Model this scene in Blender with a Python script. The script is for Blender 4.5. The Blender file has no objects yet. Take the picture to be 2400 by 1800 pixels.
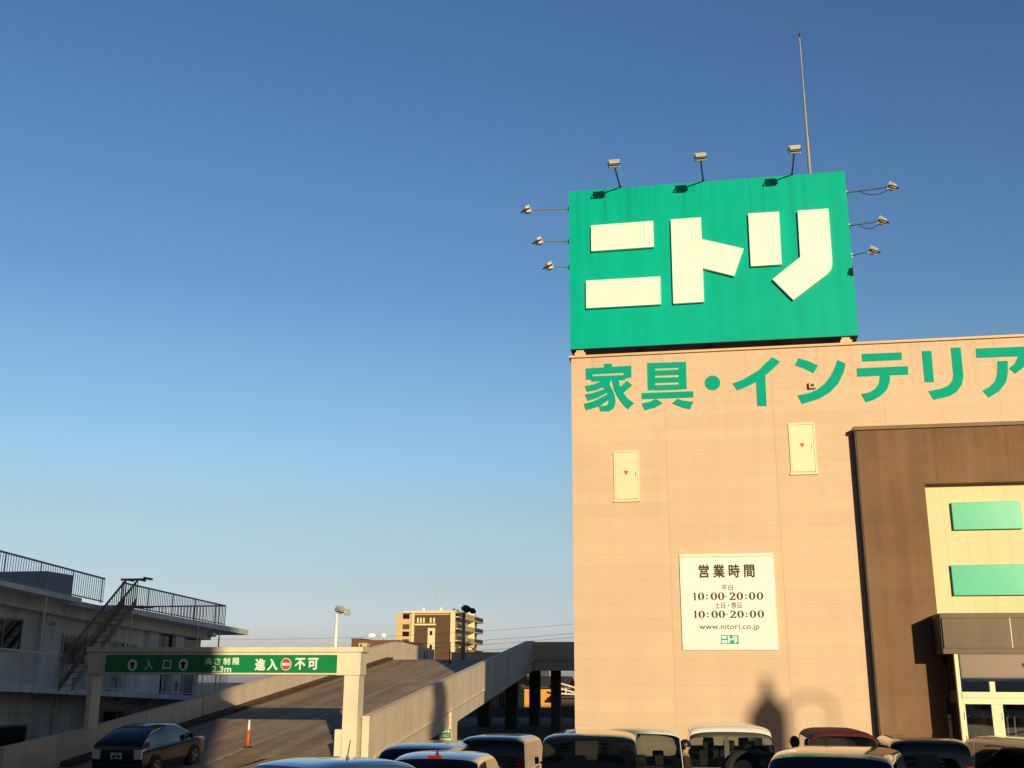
import bpy, bmesh, math, random
import numpy as np
from mathutils import Matrix, Vector
random.seed(7)
SC = bpy.context.scene
COL = SC.collection
RAD = math.radians

# ------------------------------------------------------------------ camera
F_PX = 2517.3                                   # focal length in pixels of the 2400 px wide photograph
PITCH, YAW, ROLL = RAD(15.549), RAD(10.286), RAD(0.276)
CAM_H = 2.7
_f = np.array([-math.sin(YAW) * math.cos(PITCH), math.cos(YAW) * math.cos(PITCH), math.sin(PITCH)])
_r0 = np.array([math.cos(YAW), math.sin(YAW), 0.0])
_u0 = np.cross(_r0, _f)
_r = math.cos(ROLL) * _r0 + math.sin(ROLL) * _u0
_u = -math.sin(ROLL) * _r0 + math.cos(ROLL) * _u0
cam_data = bpy.data.cameras.new('camera')
cam_data.sensor_width = 36
cam_data.lens = 36 * F_PX / 2400
cam_data.clip_start = 0.1
cam_data.clip_end = 5000
cam = bpy.data.objects.new('camera', cam_data)
cam.matrix_world = Matrix(((_r[0], _u[0], -_f[0], 0), (_r[1], _u[1], -_f[1], 0), (_r[2], _u[2], -_f[2], CAM_H), (0, 0, 0, 1)))
COL.objects.link(cam)
SC.camera = cam

# ------------------------------------------------------------------ sky and sun
SUN_AZ, SUN_EL = RAD(22.8), RAD(10.0)           # azimuth from -Y towards +X
sun_vec = Vector((math.sin(SUN_AZ) * math.cos(SUN_EL), -math.cos(SUN_AZ) * math.cos(SUN_EL), math.sin(SUN_EL)))
world = bpy.data.worlds.new('World')
SC.world = world
world.use_nodes = True
wn = world.node_tree
bg = wn.nodes['Background']
sky = wn.nodes.new('ShaderNodeTexSky')
sky.sky_type = 'NISHITA'
sky.sun_disc = False
sky.sun_elevation = SUN_EL
sky.sun_rotation = math.atan2(sun_vec.x, sun_vec.y)
sky.altitude = 0
sky.air_density = 1.0
sky.dust_density = 1.2
sky.ozone_density = 1.5
# the evening sky of the photograph: bluer overhead, pale and slightly hazy at the horizon, darker on the town side
tc_ = wn.nodes.new('ShaderNodeTexCoord'); sp_ = wn.nodes.new('ShaderNodeSeparateXYZ')
wn.links.new(tc_.outputs['Generated'], sp_.inputs[0])
rmp = wn.nodes.new('ShaderNodeValToRGB'); rmp.color_ramp.interpolation = 'EASE'
tints = [(0.0, (1.02, 1.10, 1.85)), (.04, (1.02, 1.04, 1.62)), (.085, (.93, .95, 1.19)), (.14, (.98, 1.02, 1.12)), (.205, (.97, 1.13, 1.29)), (.27, (.88, 1.08, 1.29)), (.36, (.73, .98, 1.28)), (.56, (.62, .89, 1.24)), (.75, (.40, .62, .95)), (1.0, (.33, .52, .8))]
el_ = rmp.color_ramp.elements
while len(el_) < len(tints): el_.new(.5)
for e_, (p_, c_) in zip(el_, tints): e_.position = p_; e_.color = (*[q * .5 for q in c_], 1)
wn.links.new(sp_.outputs['Z'], rmp.inputs['Fac'])
mr_ = wn.nodes.new('ShaderNodeMapRange'); mr_.interpolation_type = 'SMOOTHSTEP'
for k_, v_ in (('From Min', -.8), ('From Max', .72), ('To Min', .42), ('To Max', 2.0)): mr_.inputs[k_].default_value = v_
wn.links.new(sp_.outputs['Y'], mr_.inputs['Value'])
m1_ = wn.nodes.new('ShaderNodeVectorMath'); m1_.operation = 'MULTIPLY'
m2_ = wn.nodes.new('ShaderNodeVectorMath'); m2_.operation = 'SCALE'
wn.links.new(sky.outputs['Color'], m1_.inputs[0]); wn.links.new(rmp.outputs['Color'], m1_.inputs[1])
mx_ = wn.nodes.new('ShaderNodeMapRange')
for k_, v_ in (('From Min', -.75), ('From Max', .35), ('To Min', 1.10), ('To Max', .88)): mx_.inputs[k_].default_value = v_
wn.links.new(sp_.outputs['X'], mx_.inputs['Value'])
mm_ = wn.nodes.new('ShaderNodeMath'); mm_.operation = 'MULTIPLY'
wn.links.new(mr_.outputs[0], mm_.inputs[0]); wn.links.new(mx_.outputs[0], mm_.inputs[1])
wn.links.new(m1_.outputs[0], m2_.inputs[0]); wn.links.new(mm_.outputs[0], m2_.inputs['Scale'])
wn.links.new(m2_.outputs[0], bg.inputs['Color'])
bg.inputs['Strength'].default_value = 0.12
sun_data = bpy.data.lights.new('sun', 'SUN')
sun_data.energy = 4.4
sun_data.color = (1.0, 0.82, 0.49)
sun_data.angle = RAD(0.53)
sun = bpy.data.objects.new('sun', sun_data)
sun.rotation_euler = sun_vec.to_track_quat('Z', 'Y').to_euler()
sun.location = (20, -40, 40)
COL.objects.link(sun)
SC.view_settings.view_transform = 'Standard'
SC.view_settings.look = 'None'
SC.view_settings.exposure = 0
SC.view_settings.gamma = 1
SC.cycles.max_bounces = 6

# ------------------------------------------------------------------ helpers
def ray(px, py):
    return _f + _r * (px - 1200) / F_PX - _u * (py - 900) / F_PX

def on(px, py, axis, val):
    """point of the photograph (2400x1800 px) measured on a world plane"""
    d = ray(px, py)
    o = np.array([0, 0, CAM_H])
    t = (val - o[axis]) / d[axis]
    return o + t * d

def tag(o, label=None, cat=None, group=None, kind=None):
    if label: o['label'] = label
    if cat: o['category'] = cat
    if group: o['group'] = group
    if kind: o['kind'] = kind
    return o

def thing(name, label, cat, loc=(0, 0, 0), rz=0, group=None):
    o = bpy.data.objects.new(name, None)
    o.empty_display_size = 0.3
    o.location = loc
    o.rotation_euler = (0, 0, rz)
    COL.objects.link(o)
    return tag(o, label, cat, group)

def origin_of(o):
    v = Vector((0, 0, 0))
    while o:
        v += o.location
        o = o.parent
    return v

class MB:
    """collects simple solids; build() links them as ONE mesh object"""
    def __init__(s):
        s.v, s.f, s.m = [], [], []
    def add(s, vs, fs, mi=0):
        n = len(s.v)
        s.v += [tuple(map(float, p)) for p in vs]
        s.f += [[n + i for i in f] for f in fs]
        s.m += [mi] * len(fs)
        return s
    def box(s, x0, x1, y0, y1, z0, z1, mi=0):
        return s.hexa([(x0, y0, z0), (x1, y0, z0), (x1, y1, z0), (x0, y1, z0), (x0, y0, z1), (x1, y0, z1), (x1, y1, z1), (x0, y1, z1)], mi)
    def hexa(s, p, mi=0):
        return s.add(p, [(0, 3, 2, 1), (4, 5, 6, 7), (0, 1, 5, 4), (1, 2, 6, 5), (2, 3, 7, 6), (3, 0, 4, 7)], mi)
    def prism(s, pts, d, mi=0):
        """pts: planar loop; d: extrusion vector"""
        n = len(pts)
        d = np.array(d, float)
        a = [np.array(p, float) for p in pts]
        fs = [list(range(n - 1, -1, -1)), list(range(n, 2 * n))]
        fs += [(i, (i + 1) % n, n + (i + 1) % n, n + i) for i in range(n)]
        return s.add(a + [p + d for p in a], fs, mi)
    def tube(s, path, r, n=8, mi=0, caps=True):
        P = [Vector(p) for p in path]
        rs = r if isinstance(r, (list, tuple)) else [r] * len(P)
        vs = []
        for i, p in enumerate(P):
            t = (P[min(i + 1, len(P) - 1)] - P[max(i - 1, 0)]).normalized()
            a = Vector((0, 0, 1)) if abs(t.z) < .9 else Vector((1, 0, 0))
            u = t.cross(a).normalized(); w = t.cross(u)
            for k in range(n):
                an = 2 * math.pi * k / n
                vs.append(p + (u * math.cos(an) + w * math.sin(an)) * rs[i])
        fs = []
        for i in range(len(P) - 1):
            for k in range(n):
                fs.append((i * n + k, i * n + (k + 1) % n, (i + 1) * n + (k + 1) % n, (i + 1) * n + k))
        if caps:
            fs.append(list(range(n))[::-1]); fs.append([(len(P) - 1) * n + k for k in range(n)])
        return s.add(vs, fs, mi)
    def build(s, name, mat, parent=None, smooth=False, bevel=0, kind=None, world=True, fix=True):
        """world=True: the coordinates are world coordinates, moved into the parent's frame"""
        me = bpy.data.meshes.new(name)
        o0 = origin_of(parent) if (parent and world) else Vector((0, 0, 0))
        me.from_pydata([tuple(Vector(p) - o0) for p in s.v], [], s.f)
        mats = mat if isinstance(mat, (list, tuple)) else [mat]
        for m in mats: me.materials.append(m)
        for p, mi in zip(me.polygons, s.m): p.material_index = mi; p.use_smooth = smooth
        if fix:
            bm = bmesh.new(); bm.from_mesh(me)
            bmesh.ops.recalc_face_normals(bm, faces=bm.faces)
            bm.to_mesh(me); bm.free()
        o = bpy.data.objects.new(name, me)
        COL.objects.link(o)
        if parent: o.parent = parent
        if bevel:
            b = o.modifiers.new('bevel', 'BEVEL'); b.width = bevel; b.segments = 2; b.limit_method = 'ANGLE'
        if kind: o['kind'] = kind
        return o

def copy_tree(o, parent=None):
    c = o.copy(); COL.objects.link(c)
    if parent: c.parent = parent
    for ch in list(o.children): copy_tree(ch, c)
    return c

# ------------------------------------------------------------------ materials
def new_mat(name):
    m = bpy.data.materials.new(name); m.use_nodes = True
    return m, m.node_tree, m.node_tree.nodes['Principled BSDF']

def mat(name, col, rough=.6, metal=0., var=.12, scale=2., streak=0., bump=0., coat=0., spec=.5, fine=0., grain=(1.6, 1.6, .09)):
    m, nt, b = new_mat(name)
    N, L = nt.nodes, nt.links
    b.inputs['Roughness'].default_value = rough
    b.inputs['Metallic'].default_value = metal
    b.inputs['Specular IOR Level'].default_value = spec
    if coat:
        b.inputs['Coat Weight'].default_value = coat; b.inputs['Coat Roughness'].default_value = .04
    tc = N.new('ShaderNodeNewGeometry')
    cur = None
    def mul(a, fac_socket, lo, hi):
        mr = N.new('ShaderNodeMapRange'); mr.inputs['From Min'].default_value = .3; mr.inputs['From Max'].default_value = .7
        mr.inputs['To Min'].default_value = lo; mr.inputs['To Max'].default_value = hi
        L.new(fac_socket, mr.inputs['Value'])
        mx = N.new('ShaderNodeVectorMath'); mx.operation = 'SCALE'
        if a is None: mx.inputs[0].default_value = col[:3]
        else: L.new(a, mx.inputs[0])
        L.new(mr.outputs['Result'], mx.inputs['Scale'])
        return mx.outputs['Vector']
    if var:
        n = N.new('ShaderNodeTexNoise'); n.inputs['Scale'].default_value = scale; n.inputs['Detail'].default_value = 6
        n.inputs['Roughness'].default_value = .65
        L.new(tc.outputs['Position'], n.inputs['Vector'])
        cur = mul(cur, n.outputs['Fac'], 1 - var, 1 + var)
    if fine:
        n2 = N.new('ShaderNodeTexNoise'); n2.inputs['Scale'].default_value = scale * 14; n2.inputs['Detail'].default_value = 3
        L.new(tc.outputs['Position'], n2.inputs['Vector'])
        cur = mul(cur, n2.outputs['Fac'], 1 - fine, 1 + fine)
    if streak:
        mp = N.new('ShaderNodeMapping'); mp.inputs['Scale'].default_value = grain
        n3 = N.new('ShaderNodeTexNoise'); n3.inputs['Scale'].default_value = 1.7; n3.inputs['Detail'].default_value = 5
        L.new(tc.outputs['Position'], mp.inputs['Vector']); L.new(mp.outputs['Vector'], n3.inputs['Vector'])
        cur = mul(cur, n3.outputs['Fac'], 1 - streak, 1 + streak * .6)
    if cur is None: b.inputs['Base Color'].default_value = (*col[:3], 1)
    else: L.new(cur, b.inputs['Base Color'])
    if bump:
        nb = N.new('ShaderNodeTexNoise'); nb.inputs['Scale'].default_value = scale * 20; nb.inputs['Detail'].default_value = 4
        L.new(tc.outputs['Position'], nb.inputs['Vector'])
        bp = N.new('ShaderNodeBump'); bp.inputs['Strength'].default_value = bump; bp.inputs['Distance'].default_value = .02
        L.new(nb.outputs['Fac'], bp.inputs['Height']); L.new(bp.outputs['Normal'], b.inputs['Normal'])
    return m

def panel_mat(name, col, pitch_z=0, pitch_x=0, off_z=0., off_x=0., line=.75, wz=.03, wx=.02, var=.05, streak=.05, rough=.6, axis_x='X', panelvar=.03, spec=.35, stain=None):
    """cladding: thin joints every pitch, each panel a slightly different shade, faint streaks"""
    m = mat(name, col, rough, 0, var, .35, streak, spec=spec)
    nt = m.node_tree; N, L = nt.nodes, nt.links
    b = N['Principled BSDF']
    src = b.inputs['Base Color'].links[0].from_socket
    g = N.new('ShaderNodeNewGeometry'); sp = N.new('ShaderNodeSeparateXYZ'); L.new(g.outputs['Position'], sp.inputs[0])
    def math_(op, a, bb=None):
        q = N.new('ShaderNodeMath'); q.operation = op
        for i, z in enumerate((a, bb)):
            if z is None: continue
            if isinstance(z, (int, float)): q.inputs[i].default_value = z
            else: L.new(z, q.inputs[i])
        return q.outputs[0]
    ids = []
    fac = None
    for pitch, off, out, w in ((pitch_z, off_z, 'Z', wz), (pitch_x, off_x, axis_x, wx)):
        if not pitch: continue
        u = math_('DIVIDE', math_('SUBTRACT', sp.outputs[out], off), pitch)
        ln = math_('LESS_THAN', math_('FRACT', u), w)
        ids.append(math_('FLOOR', u))
        fac = ln if fac is None else math_('MAXIMUM', fac, ln)
    wn_ = N.new('ShaderNodeTexWhiteNoise'); wn_.noise_dimensions = '2D'
    cb = N.new('ShaderNodeCombineXYZ')
    L.new(ids[0], cb.inputs[0])
    if len(ids) > 1: L.new(ids[1], cb.inputs[1])
    L.new(cb.outputs[0], wn_.inputs['Vector'])
    mr = N.new('ShaderNodeMapRange'); mr.inputs['To Min'].default_value = 1 - panelvar; mr.inputs['To Max'].default_value = 1 + panelvar
    L.new(wn_.outputs['Value'], mr.inputs['Value'])
    sc = N.new('ShaderNodeVectorMath'); sc.operation = 'SCALE'; L.new(src, sc.inputs[0]); L.new(mr.outputs[0], sc.inputs['Scale'])
    mr2 = N.new('ShaderNodeMapRange'); mr2.inputs['To Min'].default_value = 1; mr2.inputs['To Max'].default_value = line
    L.new(fac, mr2.inputs['Value'])
    sc2 = N.new('ShaderNodeVectorMath'); sc2.operation = 'SCALE'; L.new(sc.outputs[0], sc2.inputs[0]); L.new(mr2.outputs[0], sc2.inputs['Scale'])
    out = sc2.outputs[0]
    if stain:                                     # dirt runs that start under a coping at height stain[0] and reach down to stain[1]
        mp = N.new('ShaderNodeMapping'); mp.inputs['Scale'].default_value = (5., 5., .12)
        nz = N.new('ShaderNodeTexNoise'); nz.inputs['Scale'].default_value = 1.; nz.inputs['Detail'].default_value = 4
        L.new(g.outputs['Position'], mp.inputs['Vector']); L.new(mp.outputs['Vector'], nz.inputs['Vector'])
        a1 = N.new('ShaderNodeMapRange'); a1.inputs['From Min'].default_value = .52; a1.inputs['From Max'].default_value = .72; L.new(nz.outputs['Fac'], a1.inputs['Value'])
        a2 = N.new('ShaderNodeMapRange'); a2.inputs['From Min'].default_value = stain[1]; a2.inputs['From Max'].default_value = stain[0]; L.new(sp.outputs['Z'], a2.inputs['Value'])
        fac_ = math_('SUBTRACT', 1., math_('MULTIPLY', math_('MULTIPLY', a1.outputs[0], a2.outputs[0]), stain[2]))
        s3 = N.new('ShaderNodeVectorMath'); s3.operation = 'SCALE'; L.new(out, s3.inputs[0]); L.new(fac_, s3.inputs['Scale']); out = s3.outputs[0]
    L.new(out, b.inputs['Base Color'])
    return m

def glass_mat(name, tint, refl=.06, rough=.02):
    m, nt, b = new_mat(name)
    N, L = nt.nodes, nt.links
    N.remove(b)
    t = N.new('ShaderNodeBsdfTransparent'); t.inputs['Color'].default_value = (*tint, 1)
    g = N.new('ShaderNodeBsdfGlossy'); g.inputs['Roughness'].default_value = rough; g.inputs['Color'].default_value = (.95, .97, 1, 1)
    fr = N.new('ShaderNodeFresnel'); fr.inputs['IOR'].default_value = 1.5
    ad = N.new('ShaderNodeMath'); ad.operation = 'ADD'; ad.use_clamp = True; ad.inputs[1].default_value = refl
    mx = N.new('ShaderNodeMixShader')
    L.new(fr.outputs[0], ad.inputs[0]); L.new(ad.outputs[0], mx.inputs[0]); L.new(t.outputs[0], mx.inputs[1]); L.new(g.outputs[0], mx.inputs[2])
    L.new(mx.outputs[0], N['Material Output'].inputs['Surface'])
    return m

M = dict(
    wall=panel_mat('beige_siding', (.70, .505, .375), .42, 3.59, .12, -1.22, line=.85, wz=.035, wx=.009, var=.035, streak=.035, panelvar=.03, stain=(13.7, 11.4, .14)),
    cap=mat('wall_coping', (.72, .47, .27), .5, var=.06),
    green=mat('green_sign_face', (.005, .44, .285), .42, var=.05, scale=.6, streak=.10),
    green2=mat('green_lettering', (.0, .40, .30), .6, var=.04, spec=.06),
    green_glossy=mat('green_acrylic', (.012, .50, .34), .3, var=.05, spec=.3),
    white=mat('white_acrylic', (.86, .86, .86), .45, var=.02),
    board=mat('white_board', (.90, .90, .88), .5, var=.025, scale=1),
    ink=mat('brown_ink', (.045, .02, .012), .6, var=0),
    red=mat('red_marking', (.65, .05, .03), .5, var=.05),
    black=mat('black_steel', (.012, .012, .013), .5, var=.2),
    galv=mat('galvanised_steel', (.42, .42, .42), .45, .6, var=.12),
    lampbody=mat('lamp_housing', (.62, .60, .55), .4, var=.06),
    lampglass=mat('lamp_lens', (.55, .48, .36), .12, var=.05),
    stucco=panel_mat('brown_stucco', (.215, .125, .075), 1.05, 0, .3, 0, line=.93, wz=.03, var=.22, streak=.12, rough=.85, panelvar=.05, stain=(10.7, 7.5, .3)),
    stucco_trim=mat('brown_trim', (.20, .11, .06), .6, var=.1),
    charcoal=mat('charcoal_metal', (.02, .021, .024), .55, var=.15),
    cream=panel_mat('cream_panel', (.82, .67, .43), 0, .632, 0, 6.83, line=.75, wx=.02, var=.03, streak=.05, panelvar=.025),
    cream_frame=mat('cream_frame', (.80, .70, .48), .4, var=.05),
    door=mat('ivory_door', (.80, .73, .52), .45, var=.03),
    bronze=mat('bronze_cladding', (.125, .082, .05), .42, .0, spec=.25, var=.1, scale=.8, streak=.12),
    gate=mat('ivory_gate_paint', (.76, .70, .55), .55, var=.06, scale=1.2, streak=.10),
    gate_sign=mat('deep_green_sign', (.0, .24, .075), .4, var=.05),
    conc=mat('pale_concrete', (.82, .665, .52), .8, var=.10, scale=.6, streak=.10, fine=.05),
    conc_dark=mat('concrete_shade_dark', (.13, .115, .105), .85, var=.15, scale=.6),  # concrete tone lowered to paint in the shade under the deck
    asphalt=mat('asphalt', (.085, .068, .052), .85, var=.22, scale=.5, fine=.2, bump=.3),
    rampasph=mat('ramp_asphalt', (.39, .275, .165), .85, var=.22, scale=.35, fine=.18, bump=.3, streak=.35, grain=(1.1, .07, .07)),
    kerb=mat('dark_kerb', (.10, .055, .025), .8, var=.2),
    line=mat('road_paint', (.46, .37, .25), .7, var=.3, scale=4),
    creamline=mat('cream_road_paint', (.78, .70, .55), .6, var=.1),  # brighter cream tone for the stop line
    greywall=mat('dull_grey_wall', (.17, .17, .165), .85, var=.15),
    oldwall=mat('weathered_plaster', (.74, .75, .69), .85, var=.18, scale=.7, streak=.28),
    oldslab=mat('weathered_concrete', (.76, .79, .79), .8, var=.15, scale=.7, streak=.2),
    rail=mat('grey_painted_rail', (.26, .30, .33), .5, var=.1),
    railpale=mat('pale_painted_rail', (.70, .72, .70), .5, var=.1),
    rust=mat('rusty_steel', (.27, .18, .15), .75, var=.35, scale=3),
    darkwin=mat('dark_window', (.008, .010, .014), .08, var=0),
    frame=mat('aluminium_frame', (.28, .28, .27), .4, .5, var=.08),
    tank=mat('grey_blue_panel', (.36, .44, .50), .6, var=.1),
    towertan=mat('tan_tile', (.66, .48, .26), .7, var=.06),
    towerbrown=mat('dark_brown_tile', (.10, .05, .026), .7, var=.1),
    towerwhite=mat('cream_render', (.78, .68, .44), .6, var=.05),
    brickred=mat('brown_brick', (.16, .075, .045), .8, var=.15),
    housey=mat('ochre_house_wall', (.72, .36, .07), .8, var=.1),
    housep=mat('pale_house_wall', (.30, .24, .14), .8, var=.1),
    roofdark=mat('dark_roof_tile', (.06, .045, .04), .7, var=.2),
    woodwhite=mat('white_rafter', (.75, .68, .55), .6, var=.1),
    yellow=mat('yellow_sign', (.55, .48, .04), .5, var=.05),
    bark=mat('bark', (.07, .045, .03), .9, var=.3, scale=5),
    leaf=mat('dark_leaf', (.022, .04, .016), .7, var=.4, scale=6),
    tyre=mat('tyre_rubber', (.013, .013, .013), .8, var=.1),
    rim=mat('alloy_rim', (.35, .35, .36), .3, .9, var=.05),
    chrome=mat('chrome', (.7, .7, .7), .12, 1., var=0),
    blacktrim=mat('black_trim', (.012, .012, .013), .45, var=0),
    seat=mat('dark_seat', (.03, .028, .027), .8, var=.1),
    redlens=mat('red_lens', (.35, .012, .018), .12, var=0, coat=.5),
    clearlens=mat('clear_lens', (.85, .85, .85), .12, .0, var=.1, scale=30, coat=.6),
    plate=mat('number_plate', (.72, .72, .70), .5, var=.02),
    platekei=mat('yellow_number_plate', (.72, .55, .08), .5, var=.02),
    plateink=mat('plate_ink', (.02, .06, .03), .6, var=0),
    carglass=glass_mat('privacy_glass', (.10, .11, .12), .05),
    clearglass=glass_mat('clear_car_glass', (.55, .60, .58), .05),
    shopglass=glass_mat('shop_glass', (.66, .66, .62), .16),
    transomglass=glass_mat('coated_glass', (.30, .29, .27), .34),
    skin=mat('skin', (.45, .28, .19), .55, var=.05),
    hair=mat('black_hair', (.010, .008, .007), .45, var=.1),
    cloth=mat('dark_cloth', (.012, .012, .016), .9, var=.1),
    cloth2=mat('brown_cloth', (.03, .016, .012), .9, var=.1),
    orange=mat('orange_post', (.75, .10, .03), .45, var=.05),
    wood=mat('honey_wood', (.55, .32, .14), .6, var=.15, scale=3),
    officewall=mat('office_wall', (.35, .33, .30), .8, var=.1),
)
def paint(name, col, rough=.25, metal=.0):
    return mat(name, col, rough, metal, var=.02, scale=1, coat=1.0)

# ------------------------------------------------------------------ writing
def text_geo(s, bold=0.):
    """glyph outlines of a string as a flat mesh: verts (x,y), faces"""
    cu = bpy.data.curves.new('text', 'FONT')
    cu.body = s; cu.size = 1; cu.offset = bold; cu.resolution_u = 4
    ob = bpy.data.objects.new('text', cu); COL.objects.link(ob)
    dg = bpy.context.evaluated_depsgraph_get()
    me = bpy.data.meshes.new_from_object(ob.evaluated_get(dg))
    v = [(p.co.x, p.co.y) for p in me.vertices]; f = [list(p.vertices) for p in me.polygons]
    bpy.data.objects.remove(ob); bpy.data.curves.remove(cu); bpy.data.meshes.remove(me)
    return v, f

def text_xz(mb, s, cx, cz, w, h, y, bold=0., mi=0):
    """writes s on a plane facing -Y, fitted to a w x h box centred on (cx, cz)"""
    v, f = text_geo(s)
    if not v: return mb
    a = np.array(v); lo, hi = a.min(0), a.max(0)
    sx = w / max(hi[0] - lo[0], 1e-6); sz = h / max(hi[1] - lo[1], 1e-6)
    a = (a - (lo + hi) / 2) * (sx, sz)
    k = bold * h                                  # heavier strokes: the glyph repeated a hair apart
    sh = [(0, 0)] if not bold else [(-k, 0), (k, 0), (0, -k), (0, k), (-k, -k), (k, k)]
    for i, (dx, dz) in enumerate(sh):
        mb.add([(cx + p[0] + dx, y - i * .0004, cz + p[1] + dz) for p in a], f, mi)
    return mb

def poly_px(mb, pts, org, sc, y, depth, mi=0):
    """an outline read off the photograph (zoom origin and scale) cut as a solid of the given depth on the plane y"""
    P = [on(org[0] + px / sc, org[1] + py / sc, 1, y) for px, py in pts]
    return mb.prism([(p[0], y, p[2]) for p in P], (0, depth, 0), mi)

# ================================================================== SETTING
FY = 36.0                                        # plane of the store front
g = MB(); g.add([(-1500, -800, 0), (1500, -800, 0), (1500, 2500, 0), (-1500, 2500, 0)], [(0, 1, 2, 3)])
g.build('ground', M['asphalt'], kind='structure')
pl = MB()
for i in range(7):                               # painted bays of the car park in front of the store
    x = -6.6 + i * 2.6
    pl.box(x - .05, x + .05, 13.5, 18.5, .004, .008)
pl.build('parking_bay_lines', M['line'], kind='structure')

XL, XC, XR = -19.28, -14.98, -10.45              # ramp: left wall face, centre line, right wall face
def road(y): return max(0.0, .563 + .1133 * (y - 34.05)) if y < 64.5 else .563 + .1133 * 30.45
ZD = road(70)                                    # deck level
ys = [29.08, 33, 38, 43, 48, 53, 58, 62, 64.5, 86]
rp = MB()
for a, b in zip(ys[:-1], ys[1:]):
    za, zb = road(a) + .01, road(b) + .01
    rp.add([(XL - .1, a, za), (XR + .1, a, za), (XR + .1, b, zb), (XL - .1, b, zb)], [(0, 1, 2, 3)])
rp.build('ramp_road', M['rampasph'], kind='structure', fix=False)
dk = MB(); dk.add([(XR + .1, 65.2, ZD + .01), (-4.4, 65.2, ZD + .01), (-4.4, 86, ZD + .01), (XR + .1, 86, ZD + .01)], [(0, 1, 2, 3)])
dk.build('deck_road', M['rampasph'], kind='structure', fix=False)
ln = MB()
for x, w, y0 in ((XC, .085, 30.2), (XL + .82, .06, 33.5)):
    for a, b in zip([y0] + [q for q in ys if q > y0][:-1], [q for q in ys if q > y0]):
        if b > 64.6: b = 64.6
        if a >= 64: continue
        ln.add([(x - w, a, road(a) + .02), (x + w, a, road(a) + .02), (x + w, b, road(b) + .02), (x - w, b, road(b) + .02)], [(0, 1, 2, 3)])
ln.build('ramp_lines', M['line'], kind='structure', fix=False)
def on_road(px, py):
    z = .3
    for _ in range(30): p = on(px, py, 2, z); z = road(p[1]) + .02
    return p
A, B = on_road(540, 1806), on_road(622, 1780)
nrm = np.array([-(B - A)[1], (B - A)[0]]); nrm = nrm / np.hypot(*nrm) * .10
sl = MB(); sl.add([(A[0] - nrm[0], A[1] - nrm[1], A[2] + .004), (A[0] + nrm[0], A[1] + nrm[1], A[2] + .02), (B[0] + nrm[0], B[1] + nrm[1], B[2] + .02), (B[0] - nrm[0], B[1] - nrm[1], B[2] + .004)], [(0, 1, 2, 3)])
sl.build('stop_line', M['creamline'], kind='structure', fix=False)

# ================================================================== STORE
store = thing('store_building', 'beige furniture store with green rooftop sign, brown portal and big green wall lettering', 'store', (-4.4, FY, 0))
RZ = 13.72
MB().box(-4.42, 16, FY, 44, 0, RZ).build('wall', M['wall'], store)
MB().box(-4.50, 16, FY - .09, FY + .35, RZ, RZ + .075).box(-4.50, -4.15, FY + .35, 44, RZ, RZ + .075).build('roof_coping', M['cap'], store)

# --- lettering on the wall (cut-out characters standing 6 cm proud)
def letter(polys, org, sc, y=FY - .018, depth=.018, parent=store, m='green2', name='letter', circle=None):
    mb = MB()
    for i, p in enumerate(polys):
        poly_px(mb, p, org, sc, y - i * .0025, depth + i * .0025)
    return mb.build(name, M[m], parent)
ZA, SA = (1360, 840), 7.9
letter([[(440, 95), (590, 95), (590, 170), (440, 175)], [(100, 185), (945, 132), (947, 255), (102, 300)],
        [(100, 200), (228, 200), (228, 395), (105, 388)], [(805, 150), (946, 140), (950, 345), (805, 375)],
        [(205, 330), (835, 305), (835, 395), (205, 425)],
        [(380, 400), (560, 400), (545, 480), (600, 580), (640, 680), (655, 800), (640, 880), (600, 940), (530, 975), (375, 975), (350, 880), (480, 870), (515, 840), (525, 780), (500, 640), (430, 540), (380, 460)],
        [(90, 510), (250, 480), (370, 425), (440, 520), (300, 580), (125, 615)], [(90, 665), (250, 635), (430, 570), (500, 630), (330, 720), (140, 780)],
        [(68, 840), (250, 790), (490, 670), (540, 760), (350, 880), (240, 915), (110, 955)],
        [(590, 400), (715, 400), (735, 500), (800, 640), (880, 740), (995, 825), (885, 935), (780, 830), (690, 700), (630, 570)],
        [(740, 520), (865, 410), (960, 490), (800, 630), (740, 600)]], ZA, SA)
letter([[(1240, 85), (1385, 80), (1385, 585), (1250, 590)], [(1820, 65), (1960, 62), (1975, 565), (1825, 572)], [(1380, 80), (1825, 66), (1825, 170), (1380, 185)],
        [(1380, 222), (1825, 208), (1825, 300), (1380, 316)], [(1380, 357), (1825, 343), (1825, 437), (1380, 452)], [(1380, 495), (1825, 480), (1825, 573), (1380, 587)],
        [(1140, 640), (2090, 605), (2100, 715), (1140, 750)], [(1140, 830), (1290, 800), (1400, 745), (1530, 825), (1400, 900), (1195, 955)],
        [(1705, 825), (1800, 745), (1900, 780), (2095, 800), (2035, 935), (1900, 905)]], ZA, SA)
ZB, SB = (1640, 810), 6.144
letter([[(185 + 112 * math.cos(a), 535 + 106 * math.sin(a)) for a in np.linspace(0, 2 * math.pi, 33)[:-1]]], ZB, SB)
letter([[(470, 545), (620, 490), (850, 350), (950, 250), (1045, 165), (1160, 230), (1080, 310), (945, 430), (965, 870), (830, 870), (812, 525), (680, 590), (540, 645)]], ZB, SB)
letter([[(1420, 180), (1560, 220), (1705, 285), (1640, 395), (1500, 325), (1370, 285)],
        [(1985, 205), (2105, 260), (2075, 380), (2000, 540), (1880, 670), (1720, 765), (1475, 840), (1410, 715), (1580, 680), (1700, 625), (1800, 545), (1890, 430), (1945, 320)]], ZB, SB)
ZC, SCL = (1990, 800), 5.395
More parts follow.
